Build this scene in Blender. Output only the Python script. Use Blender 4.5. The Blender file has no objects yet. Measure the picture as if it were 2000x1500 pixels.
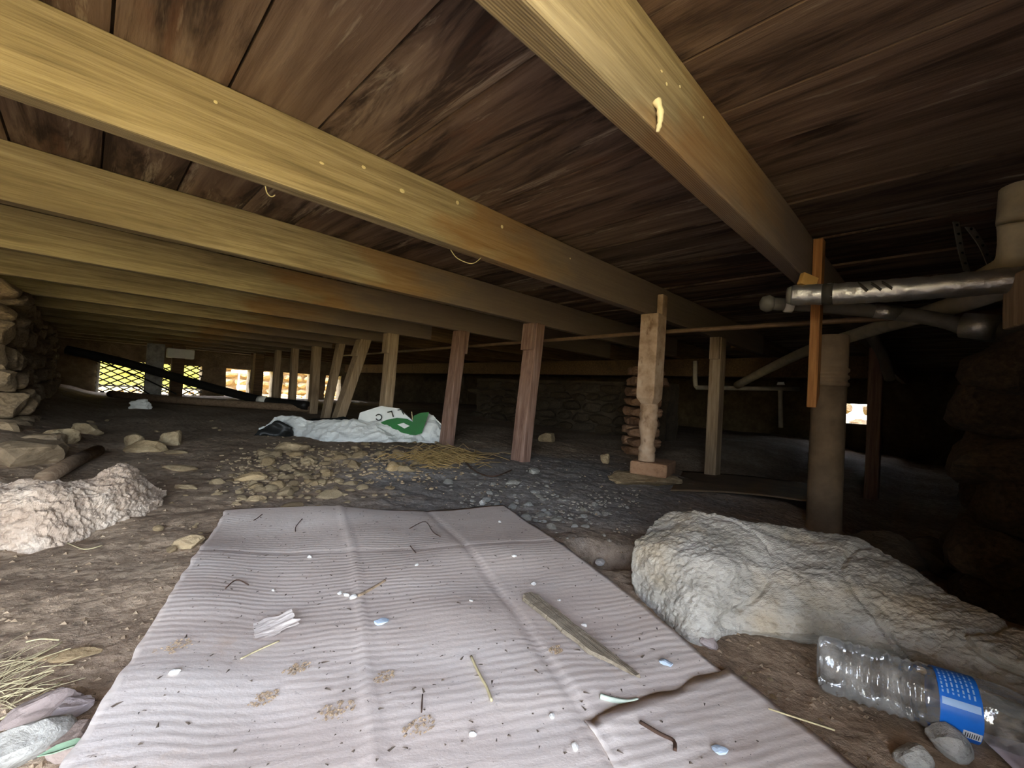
import bpy, bmesh, math, random
import numpy as np
from mathutils import Vector, Matrix, noise

random.seed(7)
SC = bpy.context.scene
COL = SC.collection

# ------------------------------------------------------------------ camera
CZ = 0.34                                  # lens height above the dirt
F = 841.2                                  # focal length in pixels of a 2000 px wide frame
YAW, PITCH, ROLL = 0.7796, 0.02313, 0.05776
_f = Vector((math.sin(YAW) * math.cos(PITCH), math.cos(YAW) * math.cos(PITCH), math.sin(PITCH)))
_r = Vector((math.cos(YAW), -math.sin(YAW), 0))
_u = _r.cross(_f)
CR = _r * math.cos(ROLL) + _u * math.sin(ROLL)
CU = -_r * math.sin(ROLL) + _u * math.cos(ROLL)
CF = _f
cam_d = bpy.data.cameras.new('camera')
cam_d.sensor_width = 36
cam_d.lens = F / 2000 * 36
cam_d.clip_start = 0.01
cam = bpy.data.objects.new('camera', cam_d)
COL.objects.link(cam)
cam.matrix_world = Matrix(((CR.x, CU.x, -CF.x, 0), (CR.y, CU.y, -CF.y, 0), (CR.z, CU.z, -CF.z, CZ), (0, 0, 0, 1)))
SC.camera = cam

# ------------------------------------------------------------------ sky, sun, exposure
world = bpy.data.worlds.new('sky')
SC.world = world
world.use_nodes = True
wn = world.node_tree
bg = wn.nodes['Background']
sky = wn.nodes.new('ShaderNodeTexSky')
sky.sky_type = 'NISHITA'
sky.sun_disc = False
sky.sun_elevation = math.radians(48)
sky.sun_rotation = math.radians(-90)
haze = wn.nodes.new('ShaderNodeMix')
haze.data_type = 'RGBA'
haze.inputs[0].default_value = 0.62                # thin bright haze over the blue
haze.inputs[7].default_value = (3.1, 3.2, 3.4, 1)
wn.links.new(sky.outputs[0], haze.inputs[6])
wn.links.new(haze.outputs[2], bg.inputs[0])
bg.inputs[1].default_value = 0.50
sun_d = bpy.data.lights.new('sun', 'SUN')
sun_d.energy = 3.6
sun_d.color = (1.0, 0.93, 0.80)
sun_d.angle = math.radians(0.6)
sun = bpy.data.objects.new('sun', sun_d)
COL.objects.link(sun)
sun.rotation_euler = Vector((0.66, 0.06, -0.75)).to_track_quat('-Z', 'Y').to_euler()


def portal(loc, sx, sz, direction):
    """Sampling guide in an opening: emits nothing itself, only steers the sky's samples through it."""
    d = bpy.data.lights.new('opening_portal', 'AREA')
    d.shape = 'RECTANGLE'
    d.size, d.size_y = sx, sz
    d.cycles.is_portal = True
    o = bpy.data.objects.new('opening_portal', d)
    COL.objects.link(o)
    o.location = loc
    o.rotation_euler = Vector(direction).to_track_quat('-Z', 'Y').to_euler()


HX0, HX1, HY, HZ = -1.70, 0.14, -0.20, 0.846      # open stretch of wall behind the camera
portal(((HX0 + HX1) / 2, HY, HZ / 2), HX1 - HX0, HZ, (0, 1, 0))
SC.view_settings.view_transform = 'Standard'
SC.view_settings.look = 'None'
SC.view_settings.gamma = 1
SC.view_settings.use_curve_mapping = False
SC.view_settings.exposure = 3.5
SC.cycles.adaptive_threshold = 0.03
SC.cycles.max_bounces = 8
SC.cycles.diffuse_bounces = 4
SC.cycles.transparent_max_bounces = 12

# ------------------------------------------------------------------ measures (metres)
HB = 0.711            # underside of the joists
HT = 0.848            # underside of the floor boards
Y0, SP, TH = 0.288, 0.61, 0.038
XP = 1.65             # row of posts
XW = -0.27            # inner face of the left stone wall
YB = 8.35             # far wall
XR = 6.6              # right wall


def ray(px, py):
    return CF + CR * ((px - 1000) / F) + CU * ((750 - py) / F)


def at_z(px, py, z):
    d = ray(px, py)
    return Vector((0, 0, CZ)) + d * ((z - CZ) / d.z)


def at_d(px, py, depth):
    return Vector((0, 0, CZ)) + ray(px, py) * depth


def at_y(px, py, y):
    d = ray(px, py)
    return Vector((0, 0, CZ)) + d * (y / d.y)


def sm(a, b, x):
    t = min(1, max(0, (x - a) / (b - a)))
    return t * t * (3 - 2 * t)


def hollow(x, y):
    return 0.15 * math.exp(-(((x - .83) / .055) ** 2 + ((y - .52) / .06) ** 2) ** 1.5)      # hollow at the boulder's end


def ground_z(x, y):
    z = -hollow(x, y)
    z += 0.014 * noise.noise(Vector((x * 1.7, y * 1.7, 3.1)))
    z += 0.006 * noise.noise(Vector((x * 6, y * 6, 9.7)))
    z += 0.035 * math.exp(-(((x - 1.05) / .45) ** 2 + ((y - 2.0) / .35) ** 2))
    z += 0.10 * sm(0.15, -0.3, x) * sm(1.7, 2.6, y)
    z += 0.03 * sm(3.2, 5.0, y)
    z -= 0.12 * sm(1.75, 2.1, x - 0.3 * y) * sm(1.4, .6, y)
    z -= 0.05 * sm(1.0, 1.4, x) * sm(.45, .15, y)
    return z


def gp(px, py, dz=0.0):
    """Where the line of sight through a pixel meets the dirt."""
    p = at_z(px, py, 0)
    for _ in range(6):
        p = at_z(px, py, ground_z(p.x, p.y))
    p.z += dz
    return p


# ------------------------------------------------------------------ materials
def lin(h):
    h = h.lstrip('#')
    return tuple((lambda c: c / 12.92 if c <= .04045 else ((c + .055) / 1.055) ** 2.4)(int(h[i:i + 2], 16) / 255) for i in (0, 2, 4)) + (1,)


class M:
    def __init__(self, name, rough=0.9):
        self.m = bpy.data.materials.new(name)
        self.m.use_nodes = True
        self.t = self.m.node_tree
        self.b = self.t.nodes['Principled BSDF']
        self.b.inputs['Roughness'].default_value = rough
        self.b.inputs['Specular IOR Level'].default_value = 0.25
        tc = self.n('ShaderNodeTexCoord')
        oi = self.n('ShaderNodeObjectInfo')
        self.rand = oi.outputs['Random']
        mul = self.n('ShaderNodeMath', operation='MULTIPLY')
        self.l(self.rand, mul.inputs[0])
        mul.inputs[1].default_value = 37.0
        add = self.n('ShaderNodeVectorMath', operation='ADD')
        self.l(tc.outputs['Object'], add.inputs[0])
        self.l(mul.outputs[0], add.inputs[1])
        self.co = add.outputs[0]
        self.obj = tc.outputs['Object']

    def n(self, t, **k):
        x = self.t.nodes.new(t)
        for a, v in k.items():
            setattr(x, a, v)
        return x

    def l(self, a, b):
        self.t.links.new(a, b)

    def noise(self, scale, stretch=(1, 1, 1), detail=6, rough=.6, dist=0, co=None):
        mp = self.n('ShaderNodeMapping')
        mp.inputs['Scale'].default_value = stretch
        self.l(co or self.co, mp.inputs[0])
        x = self.n('ShaderNodeTexNoise')
        x.inputs['Scale'].default_value = scale
        x.inputs['Detail'].default_value = detail
        x.inputs['Roughness'].default_value = rough
        x.inputs['Distortion'].default_value = dist
        self.l(mp.outputs[0], x.inputs['Vector'])
        return x.outputs['Fac']

    def voro(self, scale, stretch=(1, 1, 1), feature='F1', co=None):
        mp = self.n('ShaderNodeMapping')
        mp.inputs['Scale'].default_value = stretch
        self.l(co or self.co, mp.inputs[0])
        x = self.n('ShaderNodeTexVoronoi', feature=feature)
        x.inputs['Scale'].default_value = scale
        self.l(mp.outputs[0], x.inputs['Vector'])
        return x.outputs['Distance']

    def ramp(self, fac, stops):
        x = self.n('ShaderNodeValToRGB')
        el = x.color_ramp.elements
        while len(el) < len(stops):
            el.new(0.5)
        for e, (p, c) in zip(el, stops):
            e.position = p
            e.color = lin(c) if isinstance(c, str) else (c, c, c, 1)
        self.l(fac, x.inputs[0])
        return x.outputs[0]

    def mix(self, fac, a, b, mode='MIX'):
        x = self.n('ShaderNodeMix', data_type='RGBA', blend_type=mode)
        for v, s in ((fac, x.inputs[0]), (a, x.inputs[6]), (b, x.inputs[7])):
            if isinstance(v, str):
                s.default_value = lin(v)
            elif isinstance(v, (int, float)):
                s.default_value = v
            elif isinstance(v, tuple):
                s.default_value = v
            else:
                self.l(v, s)
        return x.outputs[2]

    def math(self, op, a, b=0.0):
        x = self.n('ShaderNodeMath', operation=op)
        for v, s in ((a, x.inputs[0]), (b, x.inputs[1])):
            if isinstance(v, (int, float)):
                s.default_value = v
            else:
                self.l(v, s)
        return x.outputs[0]

    def color(self, c):
        if isinstance(c, str):
            self.b.inputs['Base Color'].default_value = lin(c)
        else:
            self.l(c, self.b.inputs['Base Color'])

    def bump(self, h, strength=.5, dist=.01):
        x = self.n('ShaderNodeBump')
        x.inputs['Strength'].default_value = strength
        x.inputs['Distance'].default_value = dist
        self.l(h, x.inputs['Height'])
        if self.b.inputs['Normal'].is_linked:
            self.l(self.b.inputs['Normal'].links[0].from_socket, x.inputs['Normal'])
        self.l(x.outputs[0], self.b.inputs['Normal'])
        return self


MT = {}


def wood(name, c, axis, dark='#3a2818', stain=.5, rough=.85, grain=1.0, light=None):
    """Sawn timber; axis = the local axis the grain runs along; c = three tones dark to light."""
    m = M(name, rough)
    st = [14, 14, 14]
    st[axis] = 0.7
    g = m.noise(5.0 * grain, tuple(st), 5, .65, .6)
    col = m.ramp(g, [(.28, c[0]), (.5, c[1]), (.72, c[2])])
    st2 = [3.0, 3.0, 3.0]
    st2[axis] = 0.8
    s = m.noise(1.6, tuple(st2), 5, .6, .5)
    sf = m.ramp(s, [(.50, 0.0), (.68, stain)])
    col = m.mix(sf, col, dark)
    st3 = [40, 40, 40]
    st3[axis] = 1.5
    fine = m.noise(6.0 * grain, tuple(st3), 3, .5)
    col = m.mix(m.ramp(fine, [(.3, .35), (.6, 0.0)]), col, dark)
    if light:
        st4 = [9, 9, 9]
        st4[axis] = 0.6
        w = m.noise(2.6, tuple(st4), 7, .7, .3)
        col = m.mix(m.ramp(w, [(.58, 0.0), (.72, .75)]), col, light)
    m.color(col)
    m.bump(fine, .35, .004)
    m.bump(g, .3, .006)
    MT[name] = m.m
    return m


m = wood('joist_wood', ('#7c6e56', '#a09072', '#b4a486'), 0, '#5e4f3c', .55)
# mauve-grey inner stretch paints in the light's falloff; a rusty water mark starts it
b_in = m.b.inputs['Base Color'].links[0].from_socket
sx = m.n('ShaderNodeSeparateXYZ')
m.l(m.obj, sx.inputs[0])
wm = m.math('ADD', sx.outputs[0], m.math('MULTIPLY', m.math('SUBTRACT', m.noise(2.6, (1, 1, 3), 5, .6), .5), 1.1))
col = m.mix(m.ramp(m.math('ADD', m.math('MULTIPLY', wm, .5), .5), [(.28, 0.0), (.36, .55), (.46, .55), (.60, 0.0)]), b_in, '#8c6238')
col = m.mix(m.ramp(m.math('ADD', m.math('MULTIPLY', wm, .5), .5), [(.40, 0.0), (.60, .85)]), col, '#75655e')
# saw grooves along the undersides
wv = m.n('ShaderNodeTexWave', wave_type='BANDS', bands_direction='Y')
wv.inputs['Scale'].default_value = 95
wv.inputs['Distortion'].default_value = 1.2
wv.inputs['Detail Scale'].default_value = .2
mpw = m.n('ShaderNodeMapping')
mpw.inputs['Scale'].default_value = (.03, 1, .0)
m.l(m.obj, mpw.inputs[0])
m.l(mpw.outputs[0], wv.inputs['Vector'])
ge = m.n('ShaderNodeNewGeometry')
sz = m.n('ShaderNodeSeparateXYZ')
m.l(ge.outputs['True Normal'], sz.inputs[0])
under = m.math('LESS_THAN', sz.outputs[2], -.7)
col = m.mix(m.math('MULTIPLY', m.math('MULTIPLY', wv.outputs['Fac'], under), .6), col, '#4a3a2a')
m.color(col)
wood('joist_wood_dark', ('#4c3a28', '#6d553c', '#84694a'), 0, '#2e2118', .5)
wood('post_wood', ('#7d6a52', '#a48c70', '#b9a388'), 2, '#5a4636', .5)
wood('post_wood_red', ('#6d5144', '#8e6f60', '#a3877a'), 2, '#46302a', .6)
wood('hanging_wood', ('#7a512f', '#a5703f', '#bb8551'), 2, '#4f3320', .3)
wood('splinter_wood', ('#6f6353', '#8f826f', '#a59885'), 0, '#4d4034', .4, grain=4)
wood('log_wood', ('#5b4938', '#7d6650', '#927c64'), 0, '#3a2c22', .4)

# floorboards from below: grey-brown, each weathered differently, dark damp streaks and pale mould streaks along the grain
m = M('board_wood', .9)
g = m.noise(4.0, (10, .5, 10), 4, .6, .3)
col = m.ramp(g, [(.28, '#6a5a4e'), (.5, '#8d7c6e'), (.72, '#a89888')])
tone = m.ramp(m.rand, [(0, '#8a7264'), (.2, '#e6dacd'), (.4, '#a89080'), (.6, '#efe8de'), (.8, '#83736a'), (1, '#d8c8b4')])
col = m.mix(.85, col, tone, 'MULTIPLY')
wet = m.noise(1.5, (7, .9, 1), 5, .65, 1.2)
col = m.mix(m.ramp(wet, [(.47, 0.0), (.6, .85)]), col, '#2b1e18')
mould = m.noise(2.2, (8, .7, 1), 6, .75, .5)
col = m.mix(m.ramp(mould, [(.58, 0.0), (.70, .7)]), col, '#bdae98')
rust = m.noise(1.9, (6, 1.0, 1), 4, .6, .8)
col = m.mix(m.ramp(rust, [(.58, 0.0), (.70, .4)]), col, '#74503a')
m.color(col)
m.bump(mould, .5, .006)
m.bump(g, .3, .005)
MT['board_wood'] = m.m

m = M('dirt', .97)
n1 = m.noise(3.0, detail=8, co=m.obj)
n2 = m.noise(38, detail=6, rough=.7, co=m.obj)
n3 = m.voro(55, co=m.obj)
brown = m.ramp(n1, [(.3, '#8e7862'), (.5, '#a9927a'), (.7, '#bda88f')])
grey = m.ramp(n1, [(.3, '#807973'), (.55, '#9d9690'), (.75, '#b3ada7')])
# the dirt is greyer in a patch between the cardboard and the posts
mp = m.n('ShaderNodeMapping', vector_type='POINT')
mp.inputs['Location'].default_value = (-1.3, -1.15, 0)
mp.inputs['Scale'].default_value = (1, 1, 0)
m.l(m.obj, mp.inputs[0])
ln = m.n('ShaderNodeVectorMath', operation='LENGTH')
m.l(mp.outputs[0], ln.inputs[0])
dd = m.math('ADD', ln.outputs['Value'], m.math('MULTIPLY', m.math('SUBTRACT', m.noise(2.4, detail=5, co=m.obj), .5), 1.2))
col = m.mix(m.ramp(dd, [(.55, 1.0), (.95, 0.0)]), brown, grey)
col = m.mix(m.ramp(n2, [(.35, .55), (.55, 0.0)]), col, '#4e3f32')
col = m.mix(m.ramp(n2, [(.60, 0.0), (.72, .6)]), col, '#b9a68e')
m.color(col)
m.bump(n2, .7, .012)
m.bump(n3, .35, .006)
MT['dirt'] = m.m


def stone(name, c, vein='#5a5046', scale=9, b=.8):
    m = M(name, .93)
    a = m.noise(scale, detail=6, rough=.65)
    v = m.noise(scale * 3.5, (1, 1, 2.2), 6, .7, .4)
    col = m.ramp(a, [(.3, c[0]), (.5, c[1]), (.72, c[2])])
    col = m.mix(m.ramp(v, [(.30, .7), (.44, 0.0)]), col, vein)
    tone = m.ramp(m.rand, [(0, '#c9c0b6'), (.5, '#ffffff'), (1, '#e8dcc8')])
    col = m.mix(.7, col, tone, 'MULTIPLY')
    m.color(col)
    m.bump(v, b, .006)
    m.bump(a, .5, .010)
    MT[name] = m.m
    return m


stone('limestone_pink', ('#a08c7c', '#bfac9b', '#d0c2b4'), '#7d6a5c', 14, .8)
m = stone('boulder_stone', ('#858076', '#a29c92', '#b5b0a7'), '#5f584e', 11, .8)
b_in = m.b.inputs['Base Color'].links[0].from_socket
m.color(m.mix(m.ramp(m.noise(6, detail=4), [(.5, 0.0), (.7, .5)]), b_in, '#b39a72'))
stone('rubble_tan', ('#8d785c', '#ae9876', '#c6b290'), '#6a563e', 18, .6)
stone('rubble_grey', ('#7f7b74', '#a3a099', '#c0bdb6'), '#5d5953', 18, .6)
stone('rubble_mauve', ('#7f726c', '#9d8f8b', '#b4a8a4'), '#5d524e', 9, .5)
stone('wall_stone', ('#7a6852', '#9c876c', '#b59f82'), '#54452f', 7, .8)
stone('wall_mortar', ('#5d5142', '#75674f', '#8b7a62'), '#40372b', 9, 1.0)
stone('brick_clay', ('#8a6a54', '#a88469', '#bc9a80'), '#5d4433', 14, .5)
stone('rubble_mix', ('#85745f', '#a5937a', '#bcab93'), '#5d4f40', 40, .3)
stone('gravel_grey', ('#6f6a64', '#8f8a84', '#a8a39c'), '#55504a', 40, .3)
stone('shaded_stone', ('#40382e', '#564b3e', '#6a5d4d'), '#2a241d', 7, .8)  # darker copy of the wall stone, with the gloom put into its colour
stone('grit_mix', ('#6f5d4b', '#94806a', '#b7a48c'), '#4e4034', 60, .2)
stone('far_stone', ('#5d4a36', '#7a6449', '#8f785c'), '#3c2f22', 5, .6)

m = M('turned_paint', .8)
a = m.noise(16, detail=6)
col = m.ramp(a, [(.35, '#92765c'), (.5, '#b0947a'), (.68, '#bfa78f')])
col = m.mix(m.ramp(m.noise(30, (1, 1, .5), 8, .7), [(.32, .7), (.42, 0.0)]), col, '#6b4c38')
m.color(col)
m.bump(a, .6, .006)
MT['turned_paint'] = m.m

m = M('cardboard', .95)
a = m.noise(2.0, (1, 2.5, 1), 6, .6)
col = m.ramp(a, [(.3, '#bfaea2'), (.5, '#cebfb4'), (.7, '#d8cdc4')])
wv = m.n('ShaderNodeTexWave', wave_type='BANDS', bands_direction='Y')
wv.inputs['Scale'].default_value = 24
wv.inputs['Distortion'].default_value = 5
wv.inputs['Detail'].default_value = 2
wv.inputs['Detail Scale'].default_value = .6
m.l(m.obj, wv.inputs['Vector'])
patch = m.ramp(m.noise(3.2, detail=3), [(.35, .25), (.65, 1.0)])
sp = m.noise(75, (1, 1.6, 1), 5, .75)
col = m.mix(m.ramp(sp, [(.27, .8), (.36, 0.0)]), col, '#5b5048')
col = m.mix(m.ramp(m.noise(5.5, detail=6, rough=.7), [(.66, 0.0), (.76, .4)]), col, '#b98f66')
m.color(col)
hh = m.math('MULTIPLY', wv.outputs['Fac'], patch)
m.bump(hh, .16, .003)
m.bump(sp, .25, .003)
MT['cardboard'] = m.m


def plain(name, c, rough=.8, metal=0, var=.25, scale=20, b=.2):
    m = M(name, rough)
    a = m.noise(scale, detail=5)
    m.color(m.mix(m.ramp(a, [(.35, var), (.65, 0.0)]), c, '#2a241e'))
    m.b.inputs['Metallic'].default_value = metal
    if b:
        m.bump(a, b, .004)
    MT[name] = m.m
    return m


plain('foil', '#c9c6bf', .38, .85, .2, 45, .7)
plain('pipe_grey', '#6f6a60', .6, 0, .3)
plain('pipe_pvc', '#b9ae9a', .55, 0, .25)
plain('pipe_black', '#22201d', .5, 0, .2)
plain('cast_iron', '#8a745c', .85, 0, .45, 12, .6)
plain('copper_old', '#8f7358', .6, .3, .3)
plain('insulation', '#d8c8a2', .9, 0, .3, 14, .6)
plain('tape_white', '#e6e2d6', .7, 0, .1)
plain('tape_dark', '#3a362f', .7, 0, .1)
plain('bag_white', '#e2e2dd', .5, 0, .12, 8, .3)
plain('bag_black', '#1d1d1c', .45, 0, .1)
plain('bag_green', '#1e6b2e', .5, 0, .25, 12)
plain('ink_black', '#15150f', .6, 0, 0, 20, 0)
plain('label_blue', '#1f6fd2', .35, 0, .12, 60, 0)
plain('label_pale', '#9fc0ea', .35, 0, .1, 60, 0)
plain('label_white', '#e4e6ea', .4, 0, .3, 90, 0)
plain('straw', '#a78a58', .85, 0, .35, 30)
plain('straw_pale', '#c6b78e', .85, 0, .3, 30)
plain('twig_dark', '#4d382c', .85, 0, .3, 40)
plain('chip_blue', '#b8c6d4', .7, 0, .12, 60)
plain('chip_white', '#cfcac2', .8, 0, .12, 60)
plain('crumb_tan', '#a58c70', .95, 0, .4, 90, .8)
plain('speck_dark', '#54483d', .95, 0, .3, 60)
plain('leaf_green', '#8aa384', .7, 0, .25, 60)
plain('leaf_pale', '#bfc7b4', .7, 0, .25, 60)
plain('paper', '#d3cbd8', .85, 0, .08)
plain('galv', '#9a968c', .5, .6, .2)
plain('white_paint', '#eceae2', .6, 0, .08)
plain('wire', '#3c3a30', .7, .1, .2)
plain('sheet_brown', '#7d6850', .8, 0, .4, 6, .3)
plain('foam_wood', '#c79a55', .9, 0, .2)
plain('spot_pale', '#e6d8ac', .9, 0, .1, 60)
plain('web', '#a59c8c', .9, 0, .1, 60)

m = M('dry_grass', .95)
a = m.noise(2.0, detail=8)
b2 = m.noise(60, detail=4)
col = m.ramp(a, [(.3, '#ad9a5a'), (.5, '#cdb974'), (.7, '#dccb8e')])
m.color(m.mix(m.ramp(b2, [(.35, .5), (.55, 0.0)]), col, '#8a7a3c'))
m.bump(b2, .8, .03)
MT['dry_grass'] = m.m

# thin clear plastic: see-through skin, glancing gloss, clinging dust
m = M('clear_plastic', .1)
tr = m.n('ShaderNodeBsdfTransparent')
tr.inputs[0].default_value = (.93, .95, .97, 1)
gl = m.n('ShaderNodeBsdfGlossy')
gl.inputs['Roughness'].default_value = .09
gl.inputs[0].default_value = (1, 1, 1, 1)
lw = m.n('ShaderNodeFresnel')
lw.inputs['IOR'].default_value = 1.55
ms1 = m.n('ShaderNodeMixShader')
m.l(m.math('ADD', m.math('MULTIPLY', lw.outputs[0], 1.0), .03), ms1.inputs[0])
m.l(tr.outputs[0], ms1.inputs[1])
m.l(gl.outputs[0], ms1.inputs[2])
dif = m.n('ShaderNodeBsdfDiffuse')
dif.inputs[0].default_value = lin('#cfcac2')
ms = m.n('ShaderNodeMixShader')
m.l(m.ramp(m.noise(40, detail=5, rough=.7), [(.42, .06), (.72, .40)]), ms.inputs[0])
m.l(ms1.outputs[0], ms.inputs[1])
m.l(dif.outputs[0], ms.inputs[2])
bp = m.n('ShaderNodeBump')
bp.inputs['Strength'].default_value = .35
bp.inputs['Distance'].default_value = .004
m.l(m.noise(55, detail=3), bp.inputs['Height'])
m.l(bp.outputs[0], gl.inputs['Normal'])
m.l(ms.outputs[0], m.t.nodes['Material Output'].inputs[0])
MT['clear_plastic'] = m.m


# ------------------------------------------------------------------ mesh helpers
def mesh(name, verts, faces, mat=None, smooth=False):
    me = bpy.data.meshes.new(name)
    me.from_pydata([tuple(v) for v in verts], [], faces)
    me.update()
    if mat:
        me.materials.append(MT[mat])
    if smooth:
        me.polygons.foreach_set('use_smooth', [True] * len(me.polygons))
    return me


def ob(name, me, parent=None, loc=None, rot=None):
    o = bpy.data.objects.new(name, me)
    COL.objects.link(o)
    if parent is not None:
        o.parent = parent
    if loc is not None:
        o.location = loc
    if rot is not None:
        o.rotation_euler = rot
    return o


def tag(o, label, cat, group=None, kind=None):
    o['label'] = label
    o['category'] = cat
    if group:
        o['group'] = group
    if kind:
        o['kind'] = kind
    return o


def thing(name, label, cat, loc=(0, 0, 0), group=None):
    return tag(ob(name, None, loc=loc), label, cat, group)


def struct(o, label=None, cat=None):
    o['kind'] = 'structure'
    if label:
        o['label'] = label
        o['category'] = cat
    return o


def box_data(x0, x1, y0, y1, z0, z1):
    v = [(x, y, z) for z in (z0, z1) for y in (y0, y1) for x in (x0, x1)]
    f = [(0, 2, 3, 1), (4, 5, 7, 6), (0, 1, 5, 4), (2, 6, 7, 3), (0, 4, 6, 2), (1, 3, 7, 5)]
    return v, f


def cat_data(parts):
    V, Fc = [], []
    for v, f in parts:
        n = len(V)
        V += list(v)
        Fc += [tuple(i + n for i in q) for q in f]
    return V, Fc


def bevel_box(name, x0, x1, y0, y1, z0, z1, mat, bev=.003, cuts=0, wob=0, axis=0, seed=0):
    """A timber: bevelled box, cut along its length and slightly uneven."""
    bm = bmesh.new()
    v, f = box_data(x0, x1, y0, y1, z0, z1)
    vs = [bm.verts.new(p) for p in v]
    for q in f:
        bm.faces.new([vs[i] for i in q])
    bmesh.ops.bevel(bm, geom=list(bm.edges), offset=bev, segments=2, affect='EDGES', profile=.5)
    if cuts:
        lo, hi = ((x0, x1), (y0, y1), (z0, z1))[axis]
        nrm = [0, 0, 0]
        nrm[axis] = 1
        for i in range(1, cuts):
            c = [0, 0, 0]
            c[axis] = lo + (hi - lo) * i / cuts
            bmesh.ops.bisect_plane(bm, geom=list(bm.verts) + list(bm.edges) + list(bm.faces), plane_co=c, plane_no=nrm)
    if wob:
        for w in bm.verts:
            p = w.co
            t = p[axis]
            d = Vector((noise.noise(Vector((t * 2.1, seed, 1))), noise.noise(Vector((t * 2.1, seed, 7))), noise.noise(Vector((t * 2.1, seed, 13))))) * wob
            d += Vector((noise.noise(p * 31 + Vector((seed, 0, 0))), noise.noise(p * 31 + Vector((0, seed, 5))), noise.noise(p * 31 + Vector((0, 3, seed))))) * wob * .35
            d[axis] = 0
            w.co = p + d
    me = bpy.data.meshes.new(name)
    bm.to_mesh(me)
    bm.free()
    me.materials.append(MT[mat])
    return me


def tube_data(pts, r, n=12, cap=True):
    """Round bar along a polyline; r one radius or one per point."""
    pts = [Vector(p) for p in pts]
    if not isinstance(r, (list, tuple)):
        r = [r] * len(pts)
    V, Fc = [], []
    up = Vector((0, 0, 1))
    prev = None
    for i, p in enumerate(pts):
        a = pts[max(0, i - 1)]
        b = pts[min(len(pts) - 1, i + 1)]
        t = (b - a).normalized()
        if prev is None:
            s = t.cross(up)
            if s.length < 1e-3:
                s = t.cross(Vector((1, 0, 0)))
            s.normalize()
        else:
            s = (prev - t * prev.dot(t)).normalized()
        prev = s
        w = t.cross(s)
        for k in range(n):
            an = 2 * math.pi * k / n
            V.append(p + (s * math.cos(an) + w * math.sin(an)) * r[i])
    for i in range(len(pts) - 1):
        for k in range(n):
            a = i * n + k
            b = i * n + (k + 1) % n
            Fc.append((a, b, b + n, a + n))
    if cap:
        Fc.append(tuple(range(n - 1, -1, -1)))
        Fc.append(tuple((len(pts) - 1) * n + k for k in range(n)))
    return V, Fc


def tube(name, pts, r, mat, parent=None, n=12):
    v, f = tube_data(pts, r, n)
    return ob(name, mesh(name, v, f, mat, True), parent)


def smooth_path(pts, k=6):
    P = [Vector(p) for p in pts]
    out = []
    for i in range(len(P) - 1):
        a, b, c, d = P[max(0, i - 1)], P[i], P[i + 1], P[min(len(P) - 1, i + 2)]
        for j in range(k):
            t = j / k
            out.append(.5 * ((2 * b) + (c - a) * t + (2 * a - 5 * b + 4 * c - d) * t * t + (3 * b - a - 3 * c + d) * t ** 3))
    out.append(P[-1])
    return out


def lathe_data(prof, n=32):
    """Profile of (radius, height) turned about local z."""
    V, Fc = [], []
    for r, z in prof:
        for k in range(n):
            a = 2 * math.pi * k / n
            V.append((r * math.cos(a), r * math.sin(a), z))
    for i in range(len(prof) - 1):
        for k in range(n):
            a = i * n + k
            b = i * n + (k + 1) % n
            Fc.append((a, b, b + n, a + n))
    return V, Fc


def rock_mesh(name, seed, mat, sub=3, rough=.22, facets=9, dims=(1, 1, 1), chip=.05, block=0.0):
    rnd = random.Random(seed)
    bm = bmesh.new()
    bmesh.ops.create_icosphere(bm, subdivisions=sub, radius=1)
    planes = []
    for _ in range(facets):
        d = Vector((rnd.gauss(0, 1), rnd.gauss(0, 1), rnd.gauss(0, 1))).normalized()
        planes.append((d, rnd.uniform(.55, .85)))
    off = Vector((rnd.uniform(0, 50), rnd.uniform(0, 50), rnd.uniform(0, 50)))
    for v in bm.verts:
        p = v.co.normalized()
        if block:
            p = p / max(abs(p.x), abs(p.y), abs(p.z)) ** block * (1 - .22 * block)
        for d, h in planes:
            e = p.dot(d) - h
            if e > 0:
                p = p - d * e * .92
        p = p * (1 + rough * noise.noise(p * 1.6 + off))
        if chip:
            p = p * (1 + chip * noise.fractal(p * 5 + off, 1.0, 2.0, 4))
        v.co = Vector((p.x * dims[0], p.y * dims[1], p.z * dims[2]))
    me = bpy.data.meshes.new(name)
    bm.to_mesh(me)
    bm.free()
    me.materials.append(MT[mat])
    return me


def cr(P, t):
    n = len(P)
    i = min(n - 2, int(t))
    u = t - i
    a, b, c, d = P[max(0, i - 1)], P[i], P[i + 1], P[min(n - 1, i + 2)]
    return .5 * ((2 * b) + (c - a) * u + (2 * a - 5 * b + 4 * c - d) * u * u + (3 * b - a - 3 * c + d) * u ** 3)


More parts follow.
